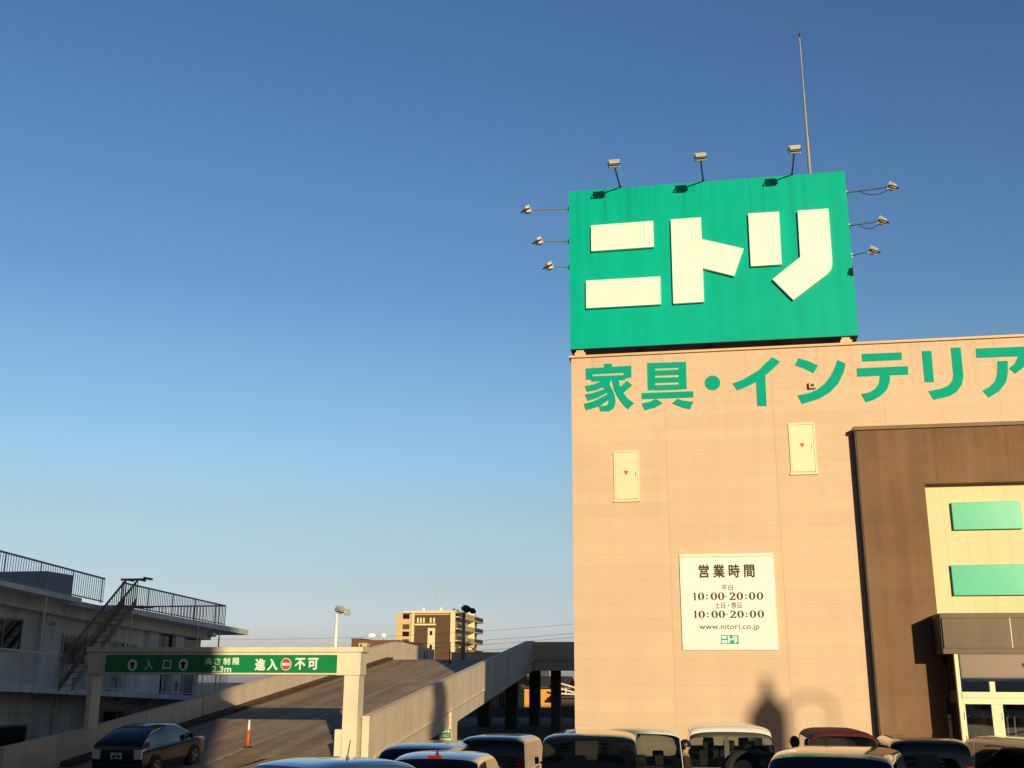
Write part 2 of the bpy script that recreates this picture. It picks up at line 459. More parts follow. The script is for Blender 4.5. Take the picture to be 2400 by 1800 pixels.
letter([[(160, 158), (665, 138), (670, 232), (168, 255)], [(98, 340), (745, 312), (752, 418), (105, 445)],
        [(395, 430), (518, 425), (515, 520), (480, 610), (400, 690), (310, 740), (215, 768), (155, 665), (250, 645), (330, 600), (380, 530)]], ZC, SCL)
letter([[(920, 122), (1042, 118), (1075, 515), (958, 515)],
        [(1288, 80), (1412, 76), (1448, 440), (1430, 540), (1370, 630), (1280, 690), (1070, 738), (1005, 630), (1170, 595), (1260, 555), (1310, 490), (1322, 430)]], ZC, SCL)
letter([[(1605, 90), (2330, 60), (2320, 180), (1612, 208)], [(2150, 170), (2325, 150), (2280, 250), (2200, 335), (2105, 408), (2025, 340), (2100, 275)],
        [(1880, 250), (2008, 245), (2010, 400), (1985, 520), (1900, 630), (1770, 710), (1690, 620), (1780, 570), (1850, 500), (1880, 400)]], ZC, SCL)

# --- emergency access doors with a red triangle
def access_door(x0, x1, z0, z1):
    f = MB()
    f.box(x0, x0 + .05, FY - .045, FY, z0, z1).box(x1 - .05, x1, FY - .045, FY, z0, z1).box(x0 + .05, x1 - .05, FY - .045, FY, z1 - .06, z1).box(x0 - .03, x1 + .03, FY - .07, FY, z0 - .06, z0)
    fo = f.build('emergency_door', M['door'], store)
    MB().box(x0 + .055, x1 - .055, FY - .025, FY, z0 + .05, z1 - .065).build('door_panel', M['door'], fo, bevel=.008)
    cx, cz = (x0 + x1) / 2 - .01, (z0 + z1) / 2 + .08
    MB().prism([(cx - .085, FY - .028, cz + .07), (cx + .085, FY - .028, cz + .07), (cx, FY - .028, cz - .08)], (0, .004, 0)).build('red_triangle', M['red'], fo)
    MB().box(x1 - .12, x1 - .095, FY - .06, FY - .025, cz - .11, cz + .03).build('handle', M['galv'], fo)
access_door(-3.0, -2.15, 8.64, 10.34)
access_door(2.84, 3.68, 9.40, 11.09)
cl = MB().box(3.60, 3.82, FY - .16, FY, 12.25, 12.46).build('wall_camera', M['cap'], store)
MB().box(3.66, 3.76, FY - .19, FY - .16, 12.30, 12.38).build('camera_lens', M['black'], cl)

# --- brown portal round the entrance
PY = 35.6
por = MB()
por.box(4.94, 6.91, PY, FY - .004, 0, 10.68).box(6.91, 16, PY, FY - .004, 8.875, 10.68)
po = por.build('portal', M['stucco'], store)
MB().box(4.86, 16, PY - .08, FY - .004, 10.68, 10.80).build('portal_coping', M['stucco_trim'], po)
MB().box(4.90, 4.936, PY + .02, FY - .004, 0, 10.68).build('portal_shade_side', M['charcoal'], po)  # dark sheet that paints the shade on the portal's left side
MB().box(6.92, 16, FY - .03, FY - .005, 0, 8.90).build('recess_wall', M['cream'], store)
def bar(x0, x1, z0, z1, nm='letter'):
    b = MB().box(x0, x1, 35.84, 35.93, z0, z1).build(nm, M['green_glossy'], store, bevel=.01)
    MB().box(x0 + .03, x1 - .03, 35.931, 35.969, z0 + .03, z1 - .03).build('letter_back', M['black'], b)
bar(7.70, 9.76, 7.42, 8.29)
bar(7.50, 10.02, 5.38, 6.32)

# --- canopy box over the entrance
cy0 = 34.2
can = MB().box(6.74, 16, cy0 + .02, PY - .003, 3.74, 4.60).build('canopy', M['bronze'], store, bevel=.008)
MB().box(6.71, 16, cy0, PY - .003, 4.604, 4.75).build('canopy_top_trim', M['bronze'], can)
MB().box(6.71, 16, cy0, PY - .003, 3.58, 3.736).build('canopy_bottom_trim', M['bronze'], can)
MB().box(6.69, 6.706, cy0 + .01, PY - .003, 3.585, 4.745).build('canopy_shade_side', M['charcoal'], can)  # charcoal sheet standing in for shade on the canopy's end
for x in (8.62, 11.5): MB().box(x, x + .022, cy0 + .008, cy0 + .018, 3.74, 4.60).build('canopy_seam', M['cream_frame'], can)
# --- glazed entrance lobby under the canopy
VY = 34.26
lob = MB()
lob.box(6.99, 7.10, VY - .02, VY + .12, 0, 3.575)                       # corner post
lob.box(7.10, 7.16, VY, VY + .10, 0, 2.17)
for x in (7.87, 9.29, 10.7, 12.0): lob.box(x, x + .31, VY - .015, VY + .10, 0, 2.17)
lob.box(7.10, 14, VY - .02, VY + .10, 2.17, 2.34).box(7.10, 14, VY - .05, VY + .10, 2.343, 2.51)
lob.box(7.88, 8.03, VY - .03, VY + .06, 2.512, 2.80).box(9.30, 9.43, VY - .03, VY + .06, 2.512, 3.3).box(10.8, 10.92, VY - .03, VY + .06, 2.512, 3.3)
lo = lob.build('entrance_frame', M['cream_frame'], store, bevel=.006)
for x0, x1 in ((7.165, 7.865), (8.185, 9.285), (9.605, 10.695), (11.015, 11.995)):
    dr = MB().box(x0, x1, VY + .03, VY + .042, .03, 2.165).build('glass_door', M['shopglass'], lo)
    for za, zb in ((.95, 1.3), (1.75, 1.95)): MB().box(x0 - .05, x0 - .03, VY - .05, VY - .017, za, zb).build('handle', M['galv'], dr)
MB().box(7.11, 14, VY + .04, VY + .05, 2.515, 3.57).build('transom_glass', M['transomglass'], lo)
sd = MB()
for y in (34.60, 35.02, 35.50): sd.box(7.0, 7.09, y, y + .09, 0, 3.575)
sd.box(6.985, 7.095, 34.385, 35.59, 2.2, 2.55)
so = sd.build('side_frame', M['bronze'], store)
MB().box(7.04, 7.05, 34.39, 35.59, .03, 2.195).box(7.04, 7.05, 34.39, 35.59, 2.555, 3.57).build('side_glass', M['shopglass'], so)
# the shop floor seen through the glass
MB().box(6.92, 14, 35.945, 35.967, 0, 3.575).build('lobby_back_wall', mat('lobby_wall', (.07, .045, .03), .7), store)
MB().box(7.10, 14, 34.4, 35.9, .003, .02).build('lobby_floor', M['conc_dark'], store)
for xa, xb, zz in ((7.55, 7.84, 1.93), (8.9, 9.2, 1.9), (10.1, 10.5, 1.95)): MB().box(xa, xb, 35.2, 35.6, .021, zz).build('display_cabinet', M['wood'], store, bevel=.01)
MB().box(7.50, 7.80, 35.15, 35.62, 1.94, 2.14).build('display_header', M['tank'], store)
for x in (7.30, 7.42, 8.36, 8.52, 8.72): MB().box(x, x + .035, 35.4, 35.44, .02, 1.8).box(x, x + .035, 35.2, 35.44, 1.801, 1.83).build('display_rail', M['galv'], store)

# ================================================================== ROOFTOP SIGN
sign = thing('rooftop_sign', 'huge green box sign with white brand characters on the store roof', 'billboard', (.45, FY + .8, RZ))
SX0, SX1, SZ0, SZ1 = -4.45, 5.35, 14.06, 20.14
MB().box(SX0, SX1, FY, FY + 1.4, SZ0, SZ1).build('sign_box', panel_mat('green_sheet', (.0, .46, .36), 0, .30, 0, SX0, line=.95, wx=.03, var=.04, streak=.07, rough=.45, panelvar=.018, spec=.06, stain=(20.1, 16.5, .25)), sign)
MB().box(SX0 + .02, SX1 - .02, FY + .03, FY + 1.37, SZ0 - .012, SZ0 - .002).build('sign_underside', M['black'], sign)
for x in (-4.12, 4.93):
    MB().box(x - .18, x + .2, FY + .05, FY + .5, RZ + .08, RZ + .22).box(x - .13, x + .14, FY + .1, FY + .4, RZ + .22, SZ0 - .013).build('foot', M['cap'], sign)
for x in (-2.0, .4, 2.8):
    MB().box(x - .1, x + .1, FY + .9, FY + 1.1, RZ, SZ0 - .013).build('foot', M['black'], sign)
ZR, SR = (1180, 320), 2.304
def big(polys): return letter(polys, ZR, SR, FY - .14, .14, sign, 'white')
big([[(472, 480), (808, 455), (812, 595), (474, 619)], [(445, 778), (847, 755), (850, 905), (446, 927)]])
big([[(903, 448), (1066, 436), (1071, 553), (1297, 605), (1246, 753), (1077, 710), (1083, 892), (917, 902)]])
big([[(1321, 415), (1488, 405), (1503, 690), (1336, 700)], [(1588, 400), (1755, 388), (1775, 660), (1775, 695), (1768, 720), (1750, 742), (1566, 882), (1453, 770), (1603, 650)]])

def flood(base, head, yaw, tilt, w=.38):
    """bracket arm with a rectangular flood light at its end"""
    a = MB(); b, h = Vector(base), Vector(head)
    a.tube([b, h], .028, 8)
    a.box(b.x - .06, b.x + .06, b.y - .02, b.y + .04, b.z - .08, b.z + .08)
    ao = a.build('floodlight', M['galv'] if abs(yaw) > .5 else M['charcoal'], sign)
    Rm = Matrix.Rotation(yaw, 3, 'Z') @ Matrix.Rotation(tilt, 3, 'X')
    def place(x0, x1, y0, y1, z0, z1, taper=1.):
        ps = []
        for z, t in ((z0, taper), (z1, 1.)):
            for x, y in ((x0, y0), (x1, y0), (x1, y1), (x0, y1)): ps.append(h + Rm @ Vector((x * t, y * t, z)))
        return ps
    hb = MB(); hb.hexa(place(-w / 2, w / 2, -.13, .13, -.10, .05, .82)); hb.hexa(place(-w / 2 - .015, w / 2 + .015, -.145, .145, .051, .07))
    ho = hb.build('lamp_head', M['lampbody'], ao, bevel=.008)
    MB().hexa(place(-w / 2 + .02, w / 2 - .02, -.12, .12, .072, .08)).build('lens', M['lampglass'], ho)
    yk = MB()
    yk.hexa(place(-w / 2 - .045, -w / 2 - .025, -.02, .02, -.16, .03)).hexa(place(w / 2 + .025, w / 2 + .045, -.02, .02, -.16, .03)).hexa(place(-w / 2 - .045, w / 2 + .045, -.02, .02, -.18, -.16))
    yk.build('yoke', M['charcoal'], ho)
    return ao
for x, xl in ((-2.55, -2.63), (.44, .36), (3.55, 3.52)):
    flood((x, FY + .05, SZ1 + .02), (xl, 34.27, 20.24), 0, RAD(-62))
for (bx, bz), (hx, hz) in (((SX0, 19.55), (-5.85, 18.95)), ((SX0, 18.25), (-5.43, 17.72)), ((SX0, 17.24), (-5.06, 16.75))):
    flood((bx, FY + .2, bz), (hx + .05, 34.75, hz), RAD(-50), RAD(-62), .25)
for (bx, bz), (hx, hz) in (((SX1, 19.40), (6.70, 18.84)), ((SX1, 18.14), (6.28, 17.62)), ((SX1, 17.02), (5.91, 16.58))):
    flood((bx, FY + .2, bz), (hx - .05, 34.75, hz), RAD(50), RAD(-62), .25)
for (bx, bz), (hx, hz) in (((SX1, 19.40), (6.70, 18.84)), ((SX1, 18.14), (6.28, 17.62))):
    b = Vector((bx, FY + .2, bz)); h = Vector((hx - .05, 34.75, hz)); pts = []
    for i in range(13):
        t = i / 12; p = b.lerp(h, .3 + .7 * t); p.z -= .22 * 4 * t * (1 - t); pts.append(p)
    MB().tube(pts, .012, 5).build('lamp_cable', M['black'], sign)
rod = thing('lightning_rod', 'tall thin steel rod standing behind the green rooftop sign', 'lightning rod', (4.36, 37.7, RZ))
MB().tube([(4.36, 37.7, RZ), (4.36, 37.7, 22.5)], .062, 8).tube([(4.36, 37.7, 22.5), (4.36, 37.7, 24.4)], .045, 8).tube([(4.36, 37.7, 24.4), (4.36, 37.7, 26.75)], .03, 8).build('mast', M['galv'], rod)
MB().tube([(4.36, 37.7, 26.75), (4.36, 37.7, 26.95)], [.045, .006], 8).build('tip', M['charcoal'], rod)

# ================================================================== OPENING HOURS BOARD
hb = thing('hours_sign', 'white opening hours board with dark brown text on the beige wall', 'sign', (.6, FY, 3.74))
HX0, HX1, HZ0, HZ1 = -.905, 2.09, 3.745, 6.79
MB().box(HX0, HX1, FY - .06, FY, HZ0, HZ1).build('board', M['board'], hb)
MB().box(HX0 + .02, HX1 - .02, FY - .075, FY - .06, HZ1 - .10, HZ1 - .075).build('top_strip', M['cap'], hb)
HYT = FY - .064
def hpx(px, py): p = on(1560 + px / 6.38, 1280 + py / 6.38, 1, FY - .06); return p[0], p[2]
def htext(s, x0, y0, x1, y1, bold, name='text_line', m='ink'):
    a, b = hpx(x0, y0), hpx(x1, y1)
    return text_xz(MB(), s, (a[0] + b[0]) / 2, (a[1] + b[1]) / 2, abs(b[0] - a[0]), abs(b[1] - a[1]), HYT, bold).build(name, M[m], hb, fix=False)
htext('営 業 時 間', 495, 280, 1330, 462, .03)
htext('平日', 832, 580, 1005, 662, .008)
htext('土日・祭日', 735, 842, 1135, 930, .008)
htext('www.nitori.co.jp', 500, 1165, 1405, 1268, .004)
def digits(y0, y1, x0, x1):
    """high-contrast serif figures 10:00-20:00"""
    mb = MB()
    ax, az = hpx(x0, y0); bx, bz = hpx(x1, y1)
    W = bx - ax; H = az - bz
    def P(u, v): return (ax + u * W, HYT, bz + v * H)
    def ring(c, w):
        n = 24; vs = []; fs = []
        for i in range(n):
            a = 2 * math.pi * i / n
            vs.append(P(c + w * math.cos(a), .5 + .5 * math.sin(a))); vs.append(P(c + w * .36 * math.cos(a), .5 + .43 * math.sin(a)))
        for i in range(n): j = (i + 1) % n; fs.append((2 * i, 2 * j, 2 * j + 1, 2 * i + 1))
        mb.add(vs, fs)
    def quad(*p): mb.add([P(*q) for q in p], [list(range(len(p)))])
    def dot(c, v): quad(*[(c + .014 * math.cos(a), v + .10 * math.sin(a)) for a in np.linspace(0, 6.283, 13)[:-1]])
    quad((.012, 0.04), (.036, 0.04), (.036, 1), (.020, 1), (0, .9), (0, .85), (.012, .87)); quad((0, 0), (.048, 0), (.048, .035), (0, .035))
    for c in (.113, .297, .40, .665, .84, .95): ring(c, .047)
    for c in (.197, .75): dot(c, .2); dot(c, .62)
    quad((.452, .44), (.492, .44), (.492, .52), (.452, .52))
    quad((.515, 0), (.60, 0), (.606, .28), (.595, .28), (.585, .15), (.545, .15), (.575, .38), (.60, .58), (.60, .80), (.58, .95), (.555, 1.0), (.53, .95), (.517, .78), (.53, .68), (.545, .76), (.55, .88), (.565, .88), (.572, .75), (.568, .58), (.548, .38), (.515, .12))
    mb.build('text_line', M['ink'], hb, fix=False)
digits(695, 803, 410, 1468)
digits(965, 1072, 420, 1480)
a, b = hpx(825, 1330), hpx(1095, 1462)
lg = MB().box(a[0], b[0], HYT, FY - .06, b[1], a[1]).build('logo', M['green2'], hb)
lw = MB()
def lq(*pts): lw.add([(a[0] + u * (b[0] - a[0]), HYT - .003, b[1] + v * (a[1] - b[1])) for u, v in pts], [list(range(len(pts)))])
lq((.05, .58), (.32, .58), (.32, .9), (.05, .9)); lq((.04, .1), (.35, .1), (.35, .42), (.04, .42))
lq((.39, .1), (.5, .1), (.5, .92), (.39, .92)); lq((.5, .42), (.62, .36), (.65, .58), (.5, .7))
lq((.67, .42), (.77, .42), (.77, .92), (.67, .92)); lq((.81, .45), (.92, .45), (.92, .92), (.81, .92)); lq((.72, .22), (.8, .07), (.94, .33), (.92, .45), (.81, .45))
lw.build('logo_mark', M['white'], lg, fix=False)

# ================================================================== CAR PARK RAMP: walls, gate, deck
def swall(name, label, x0, x1, prof, base, m='conc'):
    """wall along Y: prof = [(y, z_top)], base(y) = z of its foot"""
    t = thing(name, label, 'wall', ((x0 + x1) / 2, prof[0][0], 0))
    mb = MB()
    for (a, za), (b, zb) in zip(prof[:-1], prof[1:]):
        mb.hexa([(x0, a, base(a)), (x1, a, base(a)), (x1, b, base(b)), (x0, b, base(b)), (x0, a, za), (x1, a, za), (x1, b, zb), (x0, b, zb)])
    mb.build('wall_panel', M[m], t)
    cp = MB()
    for (a, za), (b, zb) in zip(prof[:-1], prof[1:]):
        cp.hexa([(x0 - .02, a, za + .002), (x1 + .02, a, za + .002), (x1 + .02, b, zb + .002), (x0 - .02, b, zb + .002), (x0 - .02, a, za + .05), (x1 + .02, a, za + .05), (x1 + .02, b, zb + .05), (x0 - .02, b, zb + .05)])
    cp.build('coping', M[m], t)
    return t
K = 36 / 31
GY = 32.28                                       # plane of the height limit gate
def sc(y, z): return (y * K, 2.7 + (z - 2.7) * K)
lw_ = swall('parapet_wall', 'pale concrete wall along the left side of the ramp, half in shadow', XL - .22, XL,
      [sc(24.3, 1.12), sc(27.7, 1.40), sc(31, 1.78), sc(34.5, 2.15), sc(40.5, 2.86), sc(46, 3.52), sc(51.7, 4.20), sc(56.9, 4.74), sc(58.6, 4.80)],
      lambda y: max(0, road(y) - .3))
jt = MB()
for y in (34.6 * K, 47.5 * K): jt.box(XL - .002, XL + .004, y, y + .05, road(y) + .12, road(y) + .95)
jt.build('wall_joint', M['conc_dark'], lw_)
MB().box(XL - .75, XL - .225, GY + .03, 33.1, 0, 1.198).build('pier', M['conc'], lw_)
kb = MB()
kys = [31, 34, 38, 42, 46, 50, 55, 60, 64.4]
for a, b in zip(kys[:-1], kys[1:]):
    kb.hexa([(XL + .002, a, road(a)), (XL + .40, a, road(a)), (XL + .40, b, road(b)), (XL + .002, b, road(b)), (XL + .002, a, road(a) + .16), (XL + .40, a, road(a) + .14), (XL + .40, b, road(b) + .14), (XL + .002, b, road(b) + .16)])
kb.build('kerb', M['kerb'], lw_)
# tapered end of the left wall where the ramp meets the deck
tw = thing('deck_wall', 'low sunlit concrete wall with two dark slots at the top of the ramp', 'wall', (XL, 70, ZD))
q = [on(961, 1506.5, 0, XL - .1), on(1015, 1522.7, 0, XL - .1)]
mb = MB(); y0, z0 = sc(58.62, 4.80); y1, z1 = q[1][1], q[1][2]
mb.hexa([(XL - .22, y0, ZD - .3), (XL, y0, ZD - .3), (XL, y1, ZD - .3), (XL - .22, y1, ZD - .3), (XL - .22, y0, z0), (XL, y0, z0), (XL, y1, z1), (XL - .22, y1, z1)])
mb.build('wall_panel', M['conc'], tw)
for px in (994, 999.5):
    a = on(px, 1523, 0, XL + .01); MB().box(XL + .002, XL + .012, a[1], a[1] + .28, ZD + .22, ZD + .75).build('dark_slot', M['black'], tw)
far = thing('deck_end_wall', 'bluish shaded wall closing the far end of the parking deck', 'wall', (-16, 82, ZD))
MB().box(XL - .2, -4.45, 82, 82.25, ZD - .4, 4.86).build('wall_panel', M['conc'], far)
MB().box(XL - .23, -4.45, 81.97, 82.28, 4.862, 4.93).build('coping', M['conc'], far)

def rz(y, k): return road(y) + k
RW = [(32.28 + .3, 1.66), sc(43.09, 3.47), sc(53.9, 4.66)]
rw_ = swall('parapet_wall', 'sunlit pale concrete wall on the near side of the ramp, rising to the deck', XR, XR + .22, RW + [(64.12, 5.02)], lambda y: max(0.0, road(y) - .02))
fb = MB()                                         # fascia beam below the road slab
fy = [33.2, 40, 48, 56, 63.6]
for a, b in zip(fy[:-1], fy[1:]):
    fb.hexa([(XR - .2, a, max(0, road(a) - .58)), (XR + .16, a, max(0, road(a) - .58)), (XR + .16, b, road(b) - .58), (XR - .2, b, road(b) - .58), (XR - .2, a, road(a) - .05), (XR + .16, a, road(a) - .05), (XR + .16, b, road(b) - .05), (XR - .2, b, road(b) - .05)])
fb.build('fascia_beam', M['conc'], rw_)
lip = MB()
for a, b in zip(fy[:-1], fy[1:]):
    lip.hexa([(XR + .221, a, road(a) + .02), (XR + .26, a, road(a) + .02), (XR + .26, b, road(b) + .02), (XR + .221, b, road(b) + .02), (XR + .221, a, road(a) + .07), (XR + .26, a, road(a) + .06), (XR + .26, b, road(b) + .06), (XR + .221, b, road(b) + .07)])
lip.build('drip_lip', M['conc'], rw_)

deck = thing('parking_deck', 'raised concrete parking deck on columns between the ramp and the store', 'deck', (-9, 64, 0))
MB().box(XR + .23, -4.44, 63.9, 64.12, ZD - .02, 5.02).build('parapet', M['conc'], deck)
MB().box(XR + .1, -4.44, 64.0, 64.35, ZD - .62, ZD - .03).build('edge_beam', M['conc'], deck)
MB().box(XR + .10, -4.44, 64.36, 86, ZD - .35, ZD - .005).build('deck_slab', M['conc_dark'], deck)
rs = MB()                                         # the ramp's own slab
for a, b in zip([34, 40, 48, 56, 64.4], [40, 48, 56, 64.4, 86]):
    rs.hexa([(XL, a, max(0, road(a) - .38)), (XR - .21, a, max(0, road(a) - .38)), (XR - .21, b, road(b) - .38), (XL, b, road(b) - .38), (XL, a, road(a) - .02), (XR - .21, a, road(a) - .02), (XR - .21, b, road(b) - .02), (XL, b, road(b) - .02)])
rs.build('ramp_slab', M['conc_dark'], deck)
for x0, x1, y in ((1119, 1147.6, 70), (1184, 1210.6, 68), (1240, 1263.7, 72), (1291, 1312, 66)):
    a, b = on(x0, 1650, 1, y)[0], on(x1, 1650, 1, y)[0]
    zt = (ZD - .36) if a > XR else road(y) - .4
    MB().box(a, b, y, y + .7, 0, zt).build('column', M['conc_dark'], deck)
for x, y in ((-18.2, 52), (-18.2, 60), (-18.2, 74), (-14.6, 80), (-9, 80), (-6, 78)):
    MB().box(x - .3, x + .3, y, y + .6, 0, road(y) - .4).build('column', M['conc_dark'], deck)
col = thing('ramp_column', 'square sunlit concrete column under the ramp, carrying a small green notice', 'column', (XR + .1, 43.6, 0))
a, b = on(1030, 1759, 1, 43.3)[0], on(1057, 1759, 1, 43.3)[0]
MB().box(a, b, 43.3, 44.3, 0, road(43.3) - .585).build('shaft', M['conc'], col)
MB().box(b - .16, b + .004, 43.24, 44.3, road(43.3) - .58, road(43.3) - .03).build('bracket', M['conc'], col)
nt_ = thing('green_notice', 'small green notice with white characters fixed to the ramp column', 'notice', (a + .2, 43.29, 2))
p0, p1 = on(1033, 1708, 1, 43.28), on(1056, 1730, 1, 43.28)
MB().box(p0[0], p1[0], 43.275, 43.298, p1[2], p0[2]).build('panel', M['gate_sign'], nt_)
w_, h_ = p1[0] - p0[0], p0[2] - p1[2]
text_xz(MB(), '駐車場', (p0[0] + p1[0]) / 2, p0[2] - h_ * .27, w_ * .85, h_ * .36, 43.272, .02).build('text_line', M['white'], nt_, fix=False)
text_xz(MB(), '出口', (p0[0] + p1[0]) / 2, p0[2] - h_ * .72, w_ * .6, h_ * .34, 43.272, .02).build('text_line', M['white'], nt_, fix=False)

# --- height limit gate
gate = thing('height_limit_gate', 'ivory steel gate over the ramp entrance with a green height limit sign', 'gate', (-14.9, GY, 0))
gp = lambda px, py: on(px, py, 1, GY)
gx0, gx1 = gp(206, 1521)[0], gp(850, 1515)[0]
gzt = gp(850, 1516)[2]; gzc = gp(840, 1529)[2]; gzb = gp(840, 1583)[2]
MB().box(gx0 + .05, gx1 - .05, GY, GY + .62, gzb, gzc).build('beam', M['gate'], gate, bevel=.02)
MB().box(gx0 - .02, gx1 + .02, GY - .05, GY + .67, gzc + .002, gzt).build('beam_cap', M['gate'], gate, bevel=.02)
sm = MB()
for px in (381, 525, 652, 793): x = gp(px, 1522)[0]; sm.box(x, x + .012, GY - .056, GY - .051, gzc + .01, gzt - .01)
sm.build('cap_seam', M['cap'], gate)
cxl, cxr = gp(202, 1600)[0], gp(244, 1600)[0]
MB().box(cxl + .03, XL - .01, GY + .04, GY + .6, 1.20, gzb - .002).build('column', M['gate'], gate, bevel=.015)
cxa, cxb = gp(803, 1640)[0], gp(838, 1640)[0]
MB().box(cxa, cxb, GY + .04, GY + .58, 0, gzb - .002).build('column', M['gate'], gate, bevel=.015)
MB().box(cxa - .25, cxa - .004, GY + .12, GY + .5, 0, gp(800, 1710)[2]).build('column_base', M['gate'], gate, bevel=.015)
bx0, bx1 = gp(251, 1540)[0], gp(791, 1537)[0]
bz1, bz0 = gp(700, 1535)[2], gp(700, 1577)[2]
gb = MB().box(bx0, bx1, GY - .05, GY - .002, bz0, bz1).build('sign_board', M['gate_sign'], gate)
MB().box(bx0, bx1, GY - .06, GY - .002, bz0 - .055, bz0 - .003).build('sign_rail', M['gate'], gate)
GT = GY - .053
def gd(x, y): p = on(240 + x / 3.95, 1520 + y / 3.95, 1, GT); return p[0], p[2]
def gtext(s, cx, cy, w, h, bold):
    a = gd(cx, cy); u = 1 / 3.95 / (F_PX / (on(500, 1555, 1, GT) @ _f - CAM_H * _f[2]))
    return text_xz(MB(), s, a[0], a[1], w * u * 1.02, h * u, GT, bold).build('character', M['white'], gb, fix=False)
for cx_, cy_ in ((278, 153), (748, 150)):
    c = gd(cx_, cy_); r = .175
    MB().prism([(c[0] + r * .92 * math.cos(t), GT, c[1] + r * math.sin(t)) for t in np.linspace(0, 2 * math.pi, 33)[:-1]], (0, .003, 0)).build('arrow_disc', M['white'], gb)
    ar = [(-.05, -.115), (.05, -.115), (.05, .01), (.085, .01), (.085, .05), (0, .12), (-.085, .05), (-.085, .01), (-.05, .01)]
    MB().prism([(c[0] + x, GT - .004, c[1] + z) for x, z in ar], (0, .003, 0)).build('arrow', M['black'], gb)
gtext('入', 430, 150, 82, 88, .012); gtext('口', 598, 150, 78, 85, .012)
for s_, cx_ in zip('高さ制限', (980, 1065, 1150, 1237)): gtext(s_, cx_, 118, 62, 60, .03)
gtext('2.3m', 1103, 190, 185, 52, .03)
for s_, cx_ in zip('進入', (1460, 1575)): gtext(s_, cx_, 148, 92, 98, .035)
for s_, cx_ in zip('不可', (1830, 1950)): gtext(s_, cx_, 142, 92, 98, .035)
c = gd(1700, 145)
for r, dy, m in ((.185, 0, 'white'), (.165, .003, 'red')):
    MB().prism([(c[0] + r * .93 * math.cos(t), GT - dy - .001, c[1] + r * math.sin(t)) for t in np.linspace(0, 2 * math.pi, 33)[:-1]], (0, .003, 0)).build('no_entry_disc', M[m], gb)
MB().box(c[0] - .12, c[0] + .12, GT - .008, GT - .005, c[1] - .04, c[1] + .04).build('no_entry_bar', M['white'], gb)

# --- lane posts
def lane_post(x, y, h, label):
    t = thing('lane_post', label, 'post', (x, y, road(y) + .02), group='orange posts on the ramp centre line')
    z = road(y) + .02
    MB().tube([(x, y, z), (x, y, z + .04)], .13, 14).build('base', M['black'], t)
    MB().tube([(x, y, z + .04), (x, y, z + h * .62)], [.055, .045], 12).build('shaft', M['orange'], t, smooth=True)
    MB().tube([(x, y, z + h * .62), (x, y, z + h * .75), (x, y, z + h * .8), (x, y, z + h)], [.04, .04, .032, .03], 12).build('reflective_top', M['board'], t, smooth=True)
p = on(577, 1752, 0, XC)
lane_post(XC + .05, p[1], .85, 'orange post with pale top on the lower ramp behind the sunlit stop line')
p = on(1052, 1553, 0, XC)
lane_post(XC + .05, p[1], 1.15, 'tall red post with pale top where the ramp meets the deck')

# --- flood light poles
def light_pole(px0, py0, px1, py1, Y, zb, label, m):
    a, b = on(px0, py0, 1, Y), on(px1, py1, 1, Y)
    x = b[0]
    t = thing('parking_light', label, 'light pole', (x, Y, zb), group='flood light poles by the parking deck')
    zt = b[2]
    MB().tube([(x, Y, zb), (x, Y, zt)], [.16, .11], 10).build('pole', M[m], t, smooth=True)
    for k, (dx, dy, an) in enumerate(((.30, -.15, -35), (.05, .25, 40), (.62, .05, -60))):
        h = Vector((x + dx, Y + dy, zt + .32 - .1 * k)); R_ = Matrix.Rotation(RAD(an), 3, 'Z') @ Matrix.Rotation(RAD(28), 3, 'Y')
        hb_ = MB()
        ps = [h + R_ @ Vector(q) for q in ((-.24, -.17, -.1), (.24, -.17, -.1), (.24, .17, -.1), (-.24, .17, -.1), (-.32, -.22, .1), (.32, -.22, .1), (.32, .22, .1), (-.32, .22, .1))]
        hb_.hexa(ps); hb_.tube([(x, Y, zt - .02), tuple(h)], .03, 6)
        hb_.build('lamp_head', M['lampbody' if m == 'board' else 'charcoal'], t, bevel=.02)
light_pole(783, 1515, 790, 1440, 66.0, 0, 'white flood light pole standing left of the ramp in the sun', 'board')
light_pole(1085, 1545, 1087, 1436, 78.0, ZD, 'flood light pole on the deck, coloured dark as shade, in front of the apartment tower', 'galv')  # darker materials put the store's shade into this pole's colour

# ================================================================== OLD APARTMENT BLOCK ON THE LEFT
XB = -22.5
apt = thing('apartment_block', 'weathered two storey apartment block in shade with roof railings and open corridors', 'apartment', (XB - 4, 40, 0))
def zl(y, a, b): return a[1] + (y - a[0]) * (b[1] - a[1]) / (b[0] - a[0])
eT = lambda y: zl(y, (31.6, 5.83), (37.9, 5.53)) if y < 38.6 else zl(y, (39.37, 5.49), (51.3, 5.16))
eB = lambda y: zl(y, (31.6, 5.66), (37.8, 5.34)) if y < 38.6 else zl(y, (39.4, 5.29), (51.2, 4.92))
sT = lambda y: zl(y, (32.3, 2.57), (46.7, 2.07)); sB = lambda y: sT(y) - .2
def strip(name, x0, x1, y0, y1, f0, f1, m, parent=apt, n=4):
    mb = MB(); yy = np.linspace(y0, y1, n + 1)
    for a, b in zip(yy[:-1], yy[1:]):
        mb.hexa([(x0, a, f0(a)), (x1, a, f0(a)), (x1, b, f0(b)), (x0, b, f0(b)), (x0, a, f1(a)), (x1, a, f1(a)), (x1, b, f1(b)), (x0, b, f1(b))])
    return mb.build(name, M[m], parent)
strip('roof_slab', -31, XB, 22, 36.4, eB, eT, 'oldslab')
strip('roof_slab', -31, XB - .45, 36.405, 38.7, lambda y: eB(y) - .02, lambda y: eT(y) - .03, 'oldslab')
strip('roof_slab', -31, XB, 38.705, 51.3, eB, eT, 'oldslab')
XW = XB - 1.5                                     # wall line behind the open corridor
